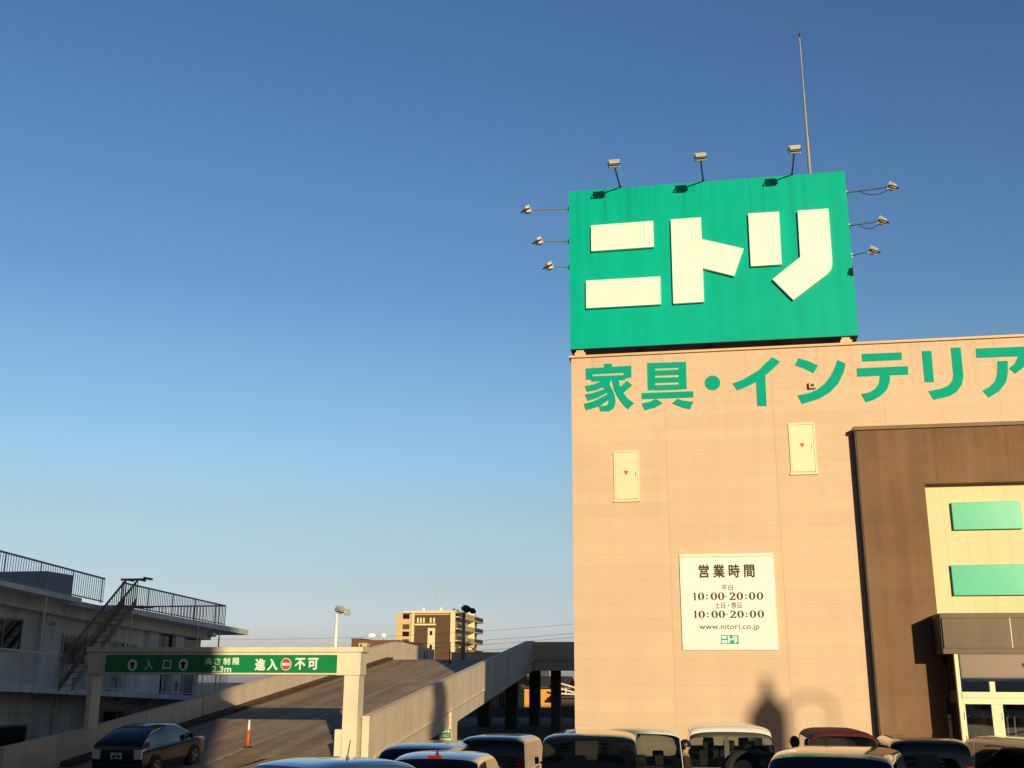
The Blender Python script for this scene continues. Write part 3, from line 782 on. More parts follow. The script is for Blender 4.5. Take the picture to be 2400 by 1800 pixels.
strip('upper_wall', -30.6, XW, 22, 49.3, lambda y: sT(y) + .002, lambda y: eB(y) - .03, 'oldwall', n=8)
strip('corridor_slab', XW + .002, XB, 22, 49.5, sB, sT, 'oldslab')
strip('ground_wall', -30.6, XW - .02, 22, 49.3, lambda y: 0, lambda y: sB(y) - .002, 'oldwall', n=8)
strip('floor_band', -30.6, XW - .01, 22, 49.3, lambda y: sB(y), lambda y: sT(y), 'oldslab', n=8)
strip('ceiling_beam', XW + .002, XW + .5, 22, 49.3, lambda y: eB(y) - .38, lambda y: eB(y) - .002, 'oldslab', n=8)
for y in (36.3, 44.0, 46.4):                     # pilasters on the corridor wall
    strip('pilaster', XW + .004, XW + .22, y, y + .75, lambda q: sT(q) + .004, lambda q: eB(q) - .39, 'oldslab', n=1)
# doors, windows
def apt_win(y0, y1, z0, z1, x=XW, name='window', m='darkwin'):
    f = MB()
    f.box(x, x + .05, y0 - .07, y0, z0 - .07, z1 + .07).box(x, x + .05, y1, y1 + .07, z0 - .07, z1 + .07).box(x, x + .05, y0, y1, z1, z1 + .07).box(x, x + .08, y0, y1, z0 - .09, z0).box(x, x + .04, (y0 + y1) / 2 - .025, (y0 + y1) / 2 + .025, z0, z1)
    fo = f.build(name, M['frame'], apt)
    MB().box(x + .004, x + .02, y0, y1, z0, z1).build('pane', M[m], fo)
for y0, y1, dz in ((37.9, 39.4, .95), (33.2, 35.2, 1.2), (42.6, 43.3, .9), (41.2, 42.2, .95)): apt_win(y0, y1, sT(y0) + dz, sT(y0) + dz + 1.0)
for y0 in (44.9, 47.2): MB().box(XW + .002, XW + .03, y0, y0 + 1.7, sT(y0) + .02, eB(y0) - .42).build('dark_doorway', M['darkwin'], apt)
for y0, y1, z0, z1 in ((33.0, 36.2, .45, 1.15), (41.2, 43.3, .5, 1.5)): apt_win(y0, y1, z0, z1, XW - .02)
for y in (37.8, 44.6): MB().tube([(XW + .06, y, 0), (XW + .06, y, sB(y))], .06, 8).build('drain_pipe', M['oldslab'], apt)
strip('ground_lintel', XW - .018, XW + .08, 26, 48, lambda y: 1.62, lambda y: 1.70, 'oldslab')
MB().box(XW + .002, XW + .25, 36.55, 36.95, eB(37) - .72, eB(37) - .62).build('vent_hood', M['rail'], apt)
for y0, w_ in ((40.3, .8), (45.6, .7)):
    ac = MB().box(XW + .3, XW + .62, y0, y0 + w_, sT(y0) + .08, sT(y0) + .68).box(XW + .32, XW + .6, y0 + .1, y0 + .16, sT(y0) + .004, sT(y0) + .08).box(XW + .32, XW + .6, y0 + w_ - .16, y0 + w_ - .1, sT(y0) + .004, sT(y0) + .08).build('air_conditioner', M['oldslab'], apt, bevel=.02)
    MB().prism([(XW + .622, y0 + w_ / 2 + .22 * math.cos(t_), sT(y0) + .38 + .22 * math.sin(t_)) for t_ in np.linspace(0, 2 * math.pi, 21)[:-1]], (.012, 0, 0)).build('fan_grille', M['blacktrim'], ac)
# slim posts from corridor to eaves
for y in (34.35, 40.2, 46.0, 48.2):
    MB().tube([(XB - .08, y, sT(y) - .25), (XB - .08, y, eB(y))], .035, 8).build('post', M['railpale'], apt)
# railings
def railing(name, x, y0, y1, zb, h, m, pitch=.115, thick=.008, top=.028, bottom=True, parent=apt, mid=False):
    r = MB(); n = int((y1 - y0) / pitch)
    for i in range(n + 1):
        y = y0 + i * (y1 - y0) / n
        z0 = zb(y)
        w = thick * (2.1 if i % 14 == 0 else 1)
        r.box(x - w, x + w, y - w, y + w, z0 + (.05 if i % 14 else 0), z0 + h)
    yy = np.linspace(y0, y1, 5)
    for a, b in zip(yy[:-1], yy[1:]):
        for dz, t in ((h, top),) + (((.07, .02),) if bottom else ()):
            r.hexa([(x - t, a, zb(a) + dz - t), (x + t, a, zb(a) + dz - t), (x + t, b, zb(b) + dz - t), (x - t, b, zb(b) + dz - t), (x - t, a, zb(a) + dz + t), (x + t, a, zb(a) + dz + t), (x + t, b, zb(b) + dz + t), (x - t, b, zb(b) + dz + t)])
    return r.build(name, M[m], parent)
railing('roof_railing', XB - .12, 24, 38.0, lambda y: eT(y) + .0, .92, 'rail', .14)
railing('roof_railing', XB - .12, 39.3, 48.75, lambda y: eT(y) + .0, .93, 'rust', .15, .010)
railing('roof_railing', -30.4, 34, 51, lambda y: eT(y) - .1, .93, 'rust', .20, .010)
def xrail(x0, x1, y, zb, h, m):
    r = MB()
    n = int((x1 - x0) / .16)
    for i in range(n + 1):
        x = x0 + i * (x1 - x0) / n; r.box(x - .01, x + .01, y - .01, y + .01, zb, zb + h)
    r.box(x0, x1, y - .03, y + .03, zb + h, zb + h + .06)
    return r.build('roof_railing', M[m], apt)
xrail(-30.4, XB - .12, 48.78, eT(48.7), .9, 'rust')
for y0, y1 in ((24, 36.0), (37.4, 39.9), (43.1, 49.4)):
    railing('corridor_railing', XB - .06, y0, y1, lambda y: sT(y), 1.12, 'railpale', .13, .009, .022)
MB().hexa([(XB - .2, 40.0, sT(40) + .02), (XB - .12, 40.0, sT(40) + .02), (XB - .12, 43.0, sT(43) + .02), (XB - .2, 43.0, sT(43) + .02), (XB - .2, 40.0, sT(40) + 1.05), (XB - .12, 40.0, sT(40) + 1.05), (XB - .12, 43.0, sT(43) + 1.05), (XB - .2, 43.0, sT(43) + 1.05)]).build('balcony_panel', M['oldslab'], apt)
# plant enclosure on the roof
bx = MB(); bx.box(-25.7, XB - .4, 34.7, 36.3, eT(35) - .1, 6.42)
bx.build('roof_enclosure', M['tank'], apt)
# steel stair from the corridor to the roof, running along the front
st = MB()
SY0, SZ0_, SY1, SZ1_ = 35.35, sT(35.35), 39.1, eT(39.4)
def sp(t, dz=0, dx=0): return (XB + .12 + dx, SY0 + t * (SY1 - SY0), SZ0_ + t * (SZ1_ - SZ0_) + dz)
for dx in (0, .5):
    A_, B_ = sp(0, -.1, dx), sp(1, .05, dx)
    st.hexa([(A_[0], A_[1], A_[2]), (A_[0] + .05, A_[1], A_[2]), (B_[0] + .05, B_[1], B_[2]), (B_[0], B_[1], B_[2]), (A_[0], A_[1], A_[2] + .24), (A_[0] + .05, A_[1], A_[2] + .24), (B_[0] + .05, B_[1], B_[2] + .24), (B_[0], B_[1], B_[2] + .24)])
for i in range(14):
    p = sp(i / 14); st.box(p[0] + .05, p[0] + .5, p[1], p[1] + .22, p[2] + .08, p[2] + .105)
so_ = st.build('outside_stair', M['rust'], apt)
hr = MB()
for dx in (0.02, .52):
    a_, b_ = sp(-.02, .98, dx), sp(1.0, 1.02, dx)
    hr.tube([a_, b_, (b_[0], b_[1] + .55, b_[2])], .042, 6)
    for i in range(27):
        p = sp(i / 26, .1, dx); hr.box(p[0] - .011, p[0] + .011, p[1] - .011, p[1] + .011, p[2], p[2] + .9)
hr.build('stair_handrail', M['rust'], so_)
tp = MB(); b_ = sp(1, 1.02)
tp.box(XB - .1, XB + .95, SY1 + .0, SY1 + .06, b_[2] - .03, b_[2] + .05).box(XB + .85, XB + .93, SY1, SY1 + .6, b_[2] + .02, b_[2] + .1).box(XB + .05, XB + .92, SY1, SY1 + .9, SZ1_ - .02, SZ1_ + .03)
tp.build('stair_head', M['rust'], so_)
fl = MB(); fl.tube([(XB + .02, 46.6, eB(46.6) - .02), (XB + .2, 46.7, eB(46.6) - .3)], .03, 6); fl.box(XB + .1, XB + .4, 46.5, 46.9, eB(46.6) - .42, eB(46.6) - .24)
fl.build('wall_lamp', M['galv'], apt, bevel=.02)

# ================================================================== TOWN BEHIND
# apartment tower
TY, TX0, TX1 = 250.0, -73.1, -60.0
twr = thing('apartment_tower', 'tan and dark brown apartment tower with stacked balconies in the distance', 'apartment tower', (-64, 262, 0))
TZ = 18.9
MB().box(TX0 + .2, TX1, TY, 281, 0, TZ - .5).build('wall', M['towertan'], twr)
def tx(px): return on(px, 1490, 1, TY)[0]
def tz(py): return on(1000, py, 1, TY)[2]
MB().box(tx(971), tx(1056), TY - .12, TY - .005, 0, TZ - .9).build('brown_panel', M['towerbrown'], twr)
MB().box(tx(965), tx(971) - .01, TY - .5, TY - .005, 0, TZ).box(tx(1056) + .01, tx(1067), TY - .5, TY - .005, 0, TZ).build('pilaster', M['towerwhite'], twr)
MB().box(tx(945), tx(1068), TY - .7, 281.3, TZ - .5, TZ).build('roof_cornice', M['towerwhite'], twr)
MB().box(tx(1003), tx(1020), TY - .3, TY - .125, 0, tz(1472)).build('stair_bay', M['towerwhite'], twr)
for py in (1484, 1516): MB().box(tx(1008), tx(1014), TY - .34, TY - .302, tz(py + 5), tz(py - 5)).build('window', M['darkwin'], twr)
MB().box(tx(973), tx(1022), TY - .6, TY - .125, tz(1466), tz(1462)).build('balcony_ledge', M['towerwhite'], twr)
for px in (977, 984, 991, 1007, 1015): MB().box(tx(px), tx(px + 4), TY - .2, TY - .125, tz(1460), tz(1448)).build('window', M['towerwhite'], twr)
for i, py in enumerate((1441, 1465, 1482, 1500)):
    MB().box(tx(944), tx(959), TY - .25, TY - .005, tz(py + 9), tz(py - 2)).build('balcony_recess', M['darkwin' if i % 2 == 0 else 'towerbrown'], twr)
for k in range(7):
    z = 1.2 + k * 2.72
    MB().box(TX1 + .02, TX1 + 1.7, 252, 281, z, z + .22).build('balcony_slab', M['towerwhite'], twr)
    MB().box(TX1 + 1.55, TX1 + 1.65, 252.2, 260.5, z + .222, z + 1.2).box(TX1 + 1.55, TX1 + 1.65, 271, 281, z + .222, z + 1.2).build('balcony_front', M['towerbrown'], twr)
    MB().box(TX1 + 1.55, TX1 + 1.65, 261, 270.5, z + .222, z + 1.15).build('balcony_front', M['towertan'], twr)
    for y in (253.5, 257.5, 262.5, 266.5, 273, 277): MB().box(TX1 + .005, TX1 + .04, y, y + 2.3, z + .25, z + 2.2).build('window', M['darkwin'], twr)
    MB().box(TX1 + .02, TX1 + 1.6, 270.55, 270.9, z + .23, z + 2.72).build('balcony_screen', M['towerwhite'], twr)
for x in (-67.5, -63.2): MB().box(x, x + .5, 254, 255, TZ + .01, TZ + 1.0).build('roof_vent', M['board'], twr)
MB().tube([(-64.5, 256, TZ), (-64.5, 256, TZ + 6)], .06, 6).build('antenna', M['galv'], twr)

low = thing('brick_building', 'low brown brick building with white rooftop dishes behind the gate', 'building', (-49, 160, 0))
lx = lambda px: on(px, 1500, 1, 160)[0]
lz = lambda py: on(870, py, 1, 160)[2]
MB().box(lx(824), lx(933), 160, 175, 0, lz(1500)).build('wall', M['brickred'], low)
MB().box(lx(824), lx(846), 159.9, 166, lz(1500), lz(1496)).build('parapet', M['brickred'], low)
MB().box(lx(848), lx(868), 158.5, 159.98, 0, lz(1508)).build('porch', M['towertan'], low)
MB().box(lx(852), lx(856), 158.44, 158.49, lz(1516), lz(1511)).build('window', M['darkwin'], low)
for px in (860, 866, 891):
    x = lx(px); MB().tube([(x, 162, lz(1500)), (x, 162, lz(1492))], .12, 6).build('dish_mast', M['galv'], low)
    MB().tube([(x - .1, 161.9, lz(1490)), (x + .1, 161.5, lz(1490) + .1)], [.1, .34], 12).build('dish', M['board'], low)
yb = thing('shop_building', 'grey building with a yellow sign strip peeping over the deck wall', 'building', (-20, 120, 0))
a, b = on(1118, 1556, 1, 120), on(1172, 1556, 1, 120)
MB().box(a[0] - 3, b[0] + 4, 120, 130, 0, a[2]).build('wall', M['greywall'], yb)
MB().box(a[0], b[0], 119.9, 119.98, a[2] - 1.1, a[2] - .1).build('sign_strip', M['yellow'], yb)
for px in (1128, 1135, 1147): x = on(px, 1565, 1, 119.9)[0]; MB().box(x, x + .16, 119.86, 119.895, a[2] - .85, a[2] - .3).build('sign_mark', M['ink'], yb)

# houses behind the deck
def house(name, label, x0, x1, y0, y1, h, ridge, wall, wins, group=None):
    t = thing(name, label, 'house', ((x0 + x1) / 2, y0, 0))
    MB().box(x0, x1, y0, y1, 0, h).build('wall', M[wall], t)
    ym = (y0 + y1) / 2; ov = .6
    r = MB(); r.hexa([(x0 - ov, y0 - ov, h - .15), (x1 + ov, y0 - ov, h - .15), (x1 + ov, ym, ridge), (x0 - ov, ym, ridge), (x0 - ov, y0 - ov, h + .03), (x1 + ov, y0 - ov, h + .03), (x1 + ov, ym, ridge + .2), (x0 - ov, ym, ridge + .2)])
    r.hexa([(x0 - ov, ym + .01, ridge), (x1 + ov, ym + .01, ridge), (x1 + ov, y1 + ov, h - .15), (x0 - ov, y1 + ov, h - .15), (x0 - ov, ym + .01, ridge + .2), (x1 + ov, ym + .01, ridge + .2), (x1 + ov, y1 + ov, h + .03), (x0 - ov, y1 + ov, h + .03)])
    r.build('roof', M['roofdark'], t)
    for a, b, c, d in wins:
        f = MB().box(a, b, y0 - .06, y0 - .004, c, d).build('window', M['frame'], t)
        MB().box(a + .07, (a + b) / 2 - .03, y0 - .07, y0 - .062, c + .07, d - .07).box((a + b) / 2 + .03, b - .07, y0 - .07, y0 - .062, c + .07, d - .07).build('pane', M['darkwin'], f)
    return t
hx = lambda px, Y: on(px, 1640, 1, Y)[0]
house('house', 'ochre house with a barred window seen between the deck columns', hx(1070, 97), hx(1198, 97), 97, 104, 2.55, 3.6, 'housep', [(hx(1168, 97), hx(1184, 97), .4, 1.75)])
house('house', 'house with an orange sunlit upper wall seen under the deck', hx(1195, 114), hx(1318, 114), 114, 121, 2.35, 3.2, 'housey', [])
wh = house('house', 'low dark house with white gable rafters beside the store corner', hx(1308, 112), hx(1420, 112), 112, 118, 1.4, 1.9, 'roofdark', [])
rf = MB(); p = lambda px, py: on(px, py, 1, 111)
for (x0_, y0_), (x1_, y1_) in (((1300, 1598), (1352, 1613)), ((1300, 1610), (1352, 1625)), ((1300, 1625), (1352, 1628))):
    a, b = p(x0_, y0_), p(x1_, y1_); rf.hexa([(a[0], 111, a[2] - .06), (b[0], 111, b[2] - .06), (b[0], 111.2, b[2] - .06), (a[0], 111.2, a[2] - .06), (a[0], 111, a[2] + .09), (b[0], 111, b[2] + .09), (b[0], 111.2, b[2] + .09), (a[0], 111.2, a[2] + .09)])
a = p(1326, 1612); rf.box(a[0] - .06, a[0] + .06, 111.02, 111.18, p(1326, 1628)[2], a[2])
rf.build('gable_rafter', M['woodwhite'], wh)
fence = thing('boundary_wall', 'long grey boundary wall behind the ground level parking', 'wall', (-18, 92, 0))
MB().box(-40, 4, 92, 92.15, 0, .75).build('wall_panel', M['greywall'], fence)

# small tree beyond the deck
def leafy(name, label, x, y, h, r, n, seed, z0=0, cone=False):
    rnd = random.Random(seed)
    t = thing(name, label, 'tree', (x, y, z0))
    tr = MB(); tr.tube([(x, y, z0), (x + .05, y, z0 + h * .5), (x, y + .03, z0 + h * .93)], [.03 * h, .02 * h, .006 * h], 7)
    for i in range(9):
        a = rnd.uniform(0, 6.28); q = rnd.uniform(.3, .8)
        tr.tube([(x, y, z0 + h * q), (x + math.cos(a) * r * .7 * (1.1 - q if cone else .8), y + math.sin(a) * r * .7 * (1.1 - q if cone else .8), z0 + h * (q + .1))], [.009 * h, .003 * h], 5)
    tr.build('trunk', M['bark'], t)
    cr = MB()
    cl = [(rnd.uniform(0, 6.28), rnd.uniform(.25, 1.0), rnd.uniform(.0, 1.0) ** .6) for _ in range(46)]
    for _ in range(n):
        a, q, rr = rnd.choice(cl)
        lim = r * (1.06 - q) * 1.15 if cone else r * math.sqrt(max(.05, 1 - ((q - .62) / .42) ** 2))
        c = Vector((x + math.cos(a) * lim * rr, y + math.sin(a) * lim * rr, z0 + h * q)) + Vector((rnd.gauss(0, .14), rnd.gauss(0, .14), rnd.gauss(0, .12))) * r
        u = Vector((rnd.gauss(0, 1), rnd.gauss(0, 1), rnd.gauss(0, 1))).normalized(); w = u.orthogonal().normalized(); s_ = rnd.uniform(.05, .10) * r
        cr.add([c - u * s_ * 1.6, c + w * s_ * .7, c + u * s_ * 1.6, c - w * s_ * .7], [(0, 1, 2, 3)])
    cr.build('crown', M['leaf'], t, fix=False)
    return t
q_ = on(1096, 1546, 1, 125)
leafy('tree', 'small dark tree in front of the distant apartment tower', q_[0], 125, 7.2, .95, 900, 3)
for k, (pa, pb, Y) in enumerate((((560, 1496), (1350, 1484), 118), ((560, 1503), (1350, 1493), 118), ((600, 1470), (1350, 1462), 140), ((560, 1512), (1350, 1504), 118))):
    a, b = on(*pa, 1, Y), on(*pb, 1, Y)
    a = Vector(a) + (Vector(a) - Vector(b)) * .9
    pts = []
    for i in range(25):
        t = i / 24; p_ = Vector(a).lerp(Vector(b), t); p_.z -= 1.6 * 4 * t * (1 - t) * (.8 + .1 * k); pts.append(p_)
    cb = thing('overhead_cable', ['topmost of the three lower overhead cables crossing behind the gate', 'middle of the three lower overhead cables crossing behind the gate', 'faint high overhead cable far behind the apartment tower', 'lowest of the three overhead cables crossing behind the gate'][k], 'cable', pts[0], group='overhead power cables')
    MB().tube(pts, .015, 5).build('wire', M['black'], cb)

# ================================================================== CARS
def pchip(P):
    """monotone cubic through the rows of P (uniform parameter); returns f(t)"""
    P = np.array(P, float); n = len(P)
    d = P[1:] - P[:-1]; m = np.zeros_like(P)
    for i in range(1, n - 1):
        a, b = d[i - 1], d[i]
        ok = a * b > 0
        m[i] = np.where(ok, 2 * a * b / np.where(ok, a + b, 1), 0)
    m[0], m[-1] = d[0], d[-1]
    def f(t):
        i = int(min(max(math.floor(t), 0), n - 2)); u = t - i
        return P[i] * (1 + 2 * u) * (1 - u) ** 2 + m[i] * u * (1 - u) ** 2 + P[i + 1] * u * u * (3 - 2 * u) + m[i + 1] * u * u * (u - 1)
    return f

def make_car(name, label, x, y, rz, st, W, paintm, zlow=.22, belt=.92, tumble=.86, wheel_r=.31, wheels=None, roofmat=None, pillarmat=None, glass='carglass',
             tail='side', plate='plate', spare=False, mirror=True, z0=0., pitch=0., group=None, crown=.03, antenna=None, hi_brake=False, roofrail=False, tailmat='redlens', front_glass='clearglass', wiper=True, cat='car', backwin=(.10, .88), rack=False):
    """st: stations rear -> front (y, z_top, belt factor, width factor, glass flag). Local +Y is forward."""
    t = thing(name, label, cat, (x, y, z0), rz, group)
    t.rotation_euler = (pitch, 0, rz)
    n = len(st)
    H = max(s[1] for s in st)
    rows = []
    for (yy, zt, wf) in st:
        hw = W / 2 * wf
        b = min(belt, zt - .03)
        g = max(0., (zt - b) / (H - belt)); g = min(g, 1.)
        wt = hw * (1 - (1 - tumble) * g)                        # narrower at the roof
        zz = min(zlow, b - .05)
        pts = [(hw * .93, zz), (hw * 1.0, zz + (b - zz) * .40), (hw * .99, b - .05 * min(1, b)), (hw * .965, b + .0),
               (hw * .965 + (wt - hw * .965) * .5, b + (zt - b) * .50), (wt, zt - .085 * g - .006), (wt - .075, zt - .02 * g), (wt * .55, zt + crown * .75 * g), (0, zt + crown * g)]
        rows.append([(px, yy, pz) for px, pz in pts])
    rows = np.array(rows)                                        # n x 9 x 3
    full = np.concatenate([rows, rows[:, ::-1][:, 1:] * [-1, 1, 1]], 1)   # n x 17
    fs_ = pchip(full.reshape(n, -1))
    def P(s, tt):
        sec = fs_(s).reshape(17, 3)
        return pchip(sec)(tt)
    # station indices: rear window between ir0..ir1, roof ir1..iw1, windscreen iw0..iw1
    zts = [s[1] for s in st]
    rear_i = next(i for i in range(n) if zts[i] > belt + .25) - 1
    front_i = max(i for i in range(n) if zts[i] > belt + .25) + 1
    roof_a, roof_b = rear_i + 1, front_i - 1
    a0, a1 = backwin
    rects = [('rear_window', rear_i + a0, rear_i + a1, 5.35, 10.65, glass), ('windscreen', front_i - .92, front_i - .12, 5.35, 10.65, front_glass)]
    cuts = list(np.linspace(rear_i + .45, front_i - .45, 1 + 2))
    if roof_b - roof_a >= 1:
        sa, sb = rear_i + .62, front_i - .60
        mids = [roof_a + (roof_b - roof_a) * q for q in (.33, .66)]
        edges = [sa, mids[0] - .03, mids[0] + .03, mids[1] - .03, mids[1] + .03, sb]
        for k in range(3):
            for lo_, hi_ in ((3.12, 4.86), (16 - 4.86, 16 - 3.12)):
                rects.append(('side_window', edges[2 * k], edges[2 * k + 1], lo_, hi_, glass if k < 2 else front_glass))
    S = sorted(set([round(v, 4) for v in list(np.concatenate([np.linspace(i, i + 1, 6) for i in range(n - 1)])) + [r[1] for r in rects] + [r[2] for r in rects]]))
    T = sorted(set([round(v, 4) for v in list(np.concatenate([np.linspace(i, i + 1, 4) for i in range(16)])) + [r[3] for r in rects] + [r[4] for r in rects]]))
    G = np.zeros((len(S), len(T), 3))
    for i, s in enumerate(S):
        sec = pchip(fs_(s).reshape(17, 3))
        for j, tt in enumerate(T): G[i, j] = sec(tt)
    body = MB(); gl = [MB() for _ in rects]
    idx = {}
    body.v = [tuple(G[i, j]) for i in range(len(S)) for j in range(len(T))]
    nT = len(T)
    for i in range(len(S) - 1):
        for j in range(nT - 1):
            sm_, tm = (S[i] + S[i + 1]) / 2, (T[j] + T[j + 1]) / 2
            hit = None
            for k, r in enumerate(rects):
                if r[1] < sm_ < r[2] and r[3] < tm < r[4]: hit = k
            quad = (i * nT + j, i * nT + j + 1, (i + 1) * nT + j + 1, (i + 1) * nT + j)
            if hit is None:
                side = 3.0 < tm < 5.0 or 11 < tm < 13
                inroof = rear_i < sm_ < front_i
                mi = 0
                if inroof and side and pillarmat: mi = 2
                elif inroof and not side and 5 <= tm <= 11:
                    mi = 1 if (roofmat and rear_i + a1 + .06 < sm_ < front_i - .9) else (2 if pillarmat else 0)
                if inroof and (r_frame := any(abs(sm_ - e) < .06 for e in (rects[0][1], rects[0][2])) and 5.2 < tm < 10.8): mi = 2 if mi == 0 else mi
                body.f.append(list(quad)); body.m.append(mi)
            else:
                q = gl[hit]; m0 = len(q.v)
                q.v += [tuple(G[a // nT, a % nT]) for a in quad]; q.f.append([m0, m0 + 1, m0 + 2, m0 + 3]); q.m.append(0)
    bo = body.build('body', [paintm, roofmat or paintm, pillarmat or M['blacktrim']], t, smooth=True, world=False)
    for r, q in zip(rects, gl):
        o = q.build(r[0], M[r[5]], t, smooth=True, world=False, fix=False)
        bm = bmesh.new(); bm.from_mesh(o.data); bmesh.ops.remove_doubles(bm, verts=bm.verts, dist=1e-4); bmesh.ops.recalc_face_normals(bm, faces=bm.faces); bm.to_mesh(o.data); bm.free()
        for p_ in o.data.polygons: p_.use_smooth = True
    L0, L1 = min(q[0] for q in st), max(q[0] for q in st)
    # cabin
    yr = st[roof_a][0]; yf = st[roof_b][0]
    fl_ = MB(); fl_.box(-W * .44, W * .44, yr + .1, yf + .45, .35, belt - .14)
    fl_.build('cabin_floor', M['seat'], t, world=False)
    for yy_, xs in ((yf - .55, (-.36, .36)), (yr + (yf - yr) * .30, (-.4, 0, .4))):
        for xx in xs:
            se = MB(); se.box(xx * W / 1.7 - .21, xx * W / 1.7 + .21, yy_ - .10, yy_ + .06, belt - .16, min(belt + .20, H - .42)); se.box(xx * W / 1.7 - .12, xx * W / 1.7 + .12, yy_ - .10, yy_ + .0, min(belt + .21, H - .41), min(belt + .40, H - .20))
            se.build('seat', M['seat'], t, world=False, bevel=.03)
    ds = MB(); ds.box(-W * .42, W * .42, yf + .35, yf + .55, belt - .16, belt - .02); ds.build('dashboard', M['blacktrim'], t, world=False, bevel=.03)
    # lower details
    tl = []
    zt_ = belt - .12
    for sx in (-1, 1):
        lm = MB()
        if tail == 'tall': lm.box(sx * (W * .5 - .13) - .07, sx * (W * .5 - .13) + .07, L0 - .005, L0 + .16, belt - .22, belt + .30)
        elif tail == 'low': lm.box(sx * (W * .5 - .22) - .14, sx * (W * .5 - .22) + .14, L0 - .03, L0 + .1, .55, .72)
        else: lm.box(sx * (W * .5 - .155) - .12, sx * (W * .5 - .155) + .12, L0 - .03, L0 + .26, belt - .26, belt - .0)
        lm.build('tail_light', M[tailmat], t, world=False, bevel=.025)
        hl = MB(); hl.box(sx * (W * .5 - .26) - .16, sx * (W * .5 - .26) + .16, L1 - .25, L1 + .0, .60, .76); hl.build('headlight', M['clearlens'], t, world=False, bevel=.03)
        if mirror:
            mm = MB(); ym = st[front_i][0] - .42
            mm.box(sx * (W * .5 + .04) - .035 + sx * .05, sx * (W * .5 + .04) + .055 + sx * .05, ym - .06, ym + .08, belt + .0, belt + .15); mm.box(sx * (W * .47) - .05, sx * (W * .47) + .06, ym - .03, ym + .03, belt + .0, belt + .05)
            mm.build('wing_mirror', M['blacktrim'], t, world=False, bevel=.02)
    if hi_brake:
        p_ = P(rear_i + .95, 8); MB().box(-.12, .12, p_[1] - .05, p_[1] + .02, p_[2] - .0, p_[2] + .035).build('brake_light', M['redlens'], t, world=False, bevel=.006)
    bp = MB(); bp.box(-W * .46, W * .46, L0 - .03, L0 + .12, .30, .48); bp.build('bumper', M['blacktrim'] if pillarmat else paintm, t, world=False, bevel=.03)
    pl_ = MB().box(-.165, .165, L0 - .045, L0 - .035, .62, .785).build('number_plate', M[plate], t, world=False)
    MB().box(-.12, -.02, L0 - .048, L0 - .046, .645, .715).box(.02, .12, L0 - .048, L0 - .046, .645, .715).box(-.07, .07, L0 - .048, L0 - .046, .74, .768).build('plate_figures', M['plateink'], pl_, world=False)
    if wiper:
        p_ = P(rear_i + a0 + .05, 8); q_2 = P(rear_i + a0 + .12, 6.6)
        MB().tube([(p_[0], p_[1] - .02, p_[2]), (q_2[0], q_2[1] - .02, q_2[2] + .03)], .009, 5).build('wiper', M['blacktrim'], t, world=False)
    if antenna:
        ax, ay, h_ = antenna
        zz_ = H + crown * .7
        MB().tube([(ax, ay, zz_ - .02), (ax, ay, zz_ + .02), (ax + .005, ay, zz_ + .05), (ax + .03, ay + .02, zz_ + h_)], [.03, .022, .010, .007], 7).build('roof_antenna', M['blacktrim'], t, world=False)
    if roofrail:
        for sx in (-1, 1):
            xx = sx * (W / 2 * tumble - .05)
            MB().tube([(xx, yr + .1, H + .0), (xx, yr + .25, H + .06), (xx, yf - .2, H + .06), (xx, yf, H - .01)], .018, 6).build('roof_rail', M['blacktrim'], t, world=False)
    wy = wheels or (L0 + .75, L1 - .85)
    for yy_ in wy:
        for sx in (-1, 1):
            xo = sx * W / 2
            MB().prism([(xo + sx * .006, yy_ + (wheel_r + .05) * math.cos(a), wheel_r + (wheel_r + .05) * math.sin(a)) for a in np.linspace(0, 2 * math.pi, 29)[:-1]], (-sx * .05, 0, 0)).build('wheel_arch', M['blacktrim'], t, world=False)
            wo = MB(); wo.tube([(xo - sx * .2, yy_, wheel_r), (xo + sx * .0, yy_, wheel_r), (xo + sx * .018, yy_, wheel_r)], [wheel_r, wheel_r, wheel_r * .93], 28); wo = wo.build('wheel', M['tyre'], t, world=False, smooth=False)
            r_ = MB(); rr = wheel_r * .66
            for k in range(5):
                a = k * 2 * math.pi / 5
                r_.hexa([(xo + sx * .019, yy_ + .03 * math.cos(a + 1.57) + dd * math.cos(a), wheel_r + .03 * math.sin(a + 1.57) + dd * math.sin(a)) if e else (xo + sx * .019, yy_ - .03 * math.cos(a + 1.57) + dd * math.cos(a), wheel_r - .03 * math.sin(a + 1.57) + dd * math.sin(a)) for dd, e in ((.02, 0), (rr, 0), (rr, 1), (.02, 1))] +
                        [(xo + sx * .03, yy_ + .03 * math.cos(a + 1.57) + dd * math.cos(a), wheel_r + .03 * math.sin(a + 1.57) + dd * math.sin(a)) if e else (xo + sx * .03, yy_ - .03 * math.cos(a + 1.57) + dd * math.cos(a), wheel_r - .03 * math.sin(a + 1.57) + dd * math.sin(a)) for dd, e in ((.02, 0), (rr, 0), (rr, 1), (.02, 1))])
            r_.tube([(xo + sx * .016, yy_, wheel_r), (xo + sx * .034, yy_, wheel_r)], .06, 14)
            nn = 28
            vs = []; ff = []
            for q in range(nn):
                a = 2 * math.pi * q / nn
                for r0 in (rr, rr * .88): vs.append((xo + sx * .026, yy_ + r0 * math.cos(a), wheel_r + r0 * math.sin(a)))
            for q in range(nn): b_ = (q + 1) % nn; ff.append((2 * q, 2 * b_, 2 * b_ + 1, 2 * q + 1))
            r_.add(vs, ff)
            r_.build('rim', M['rim'], wo, world=False)
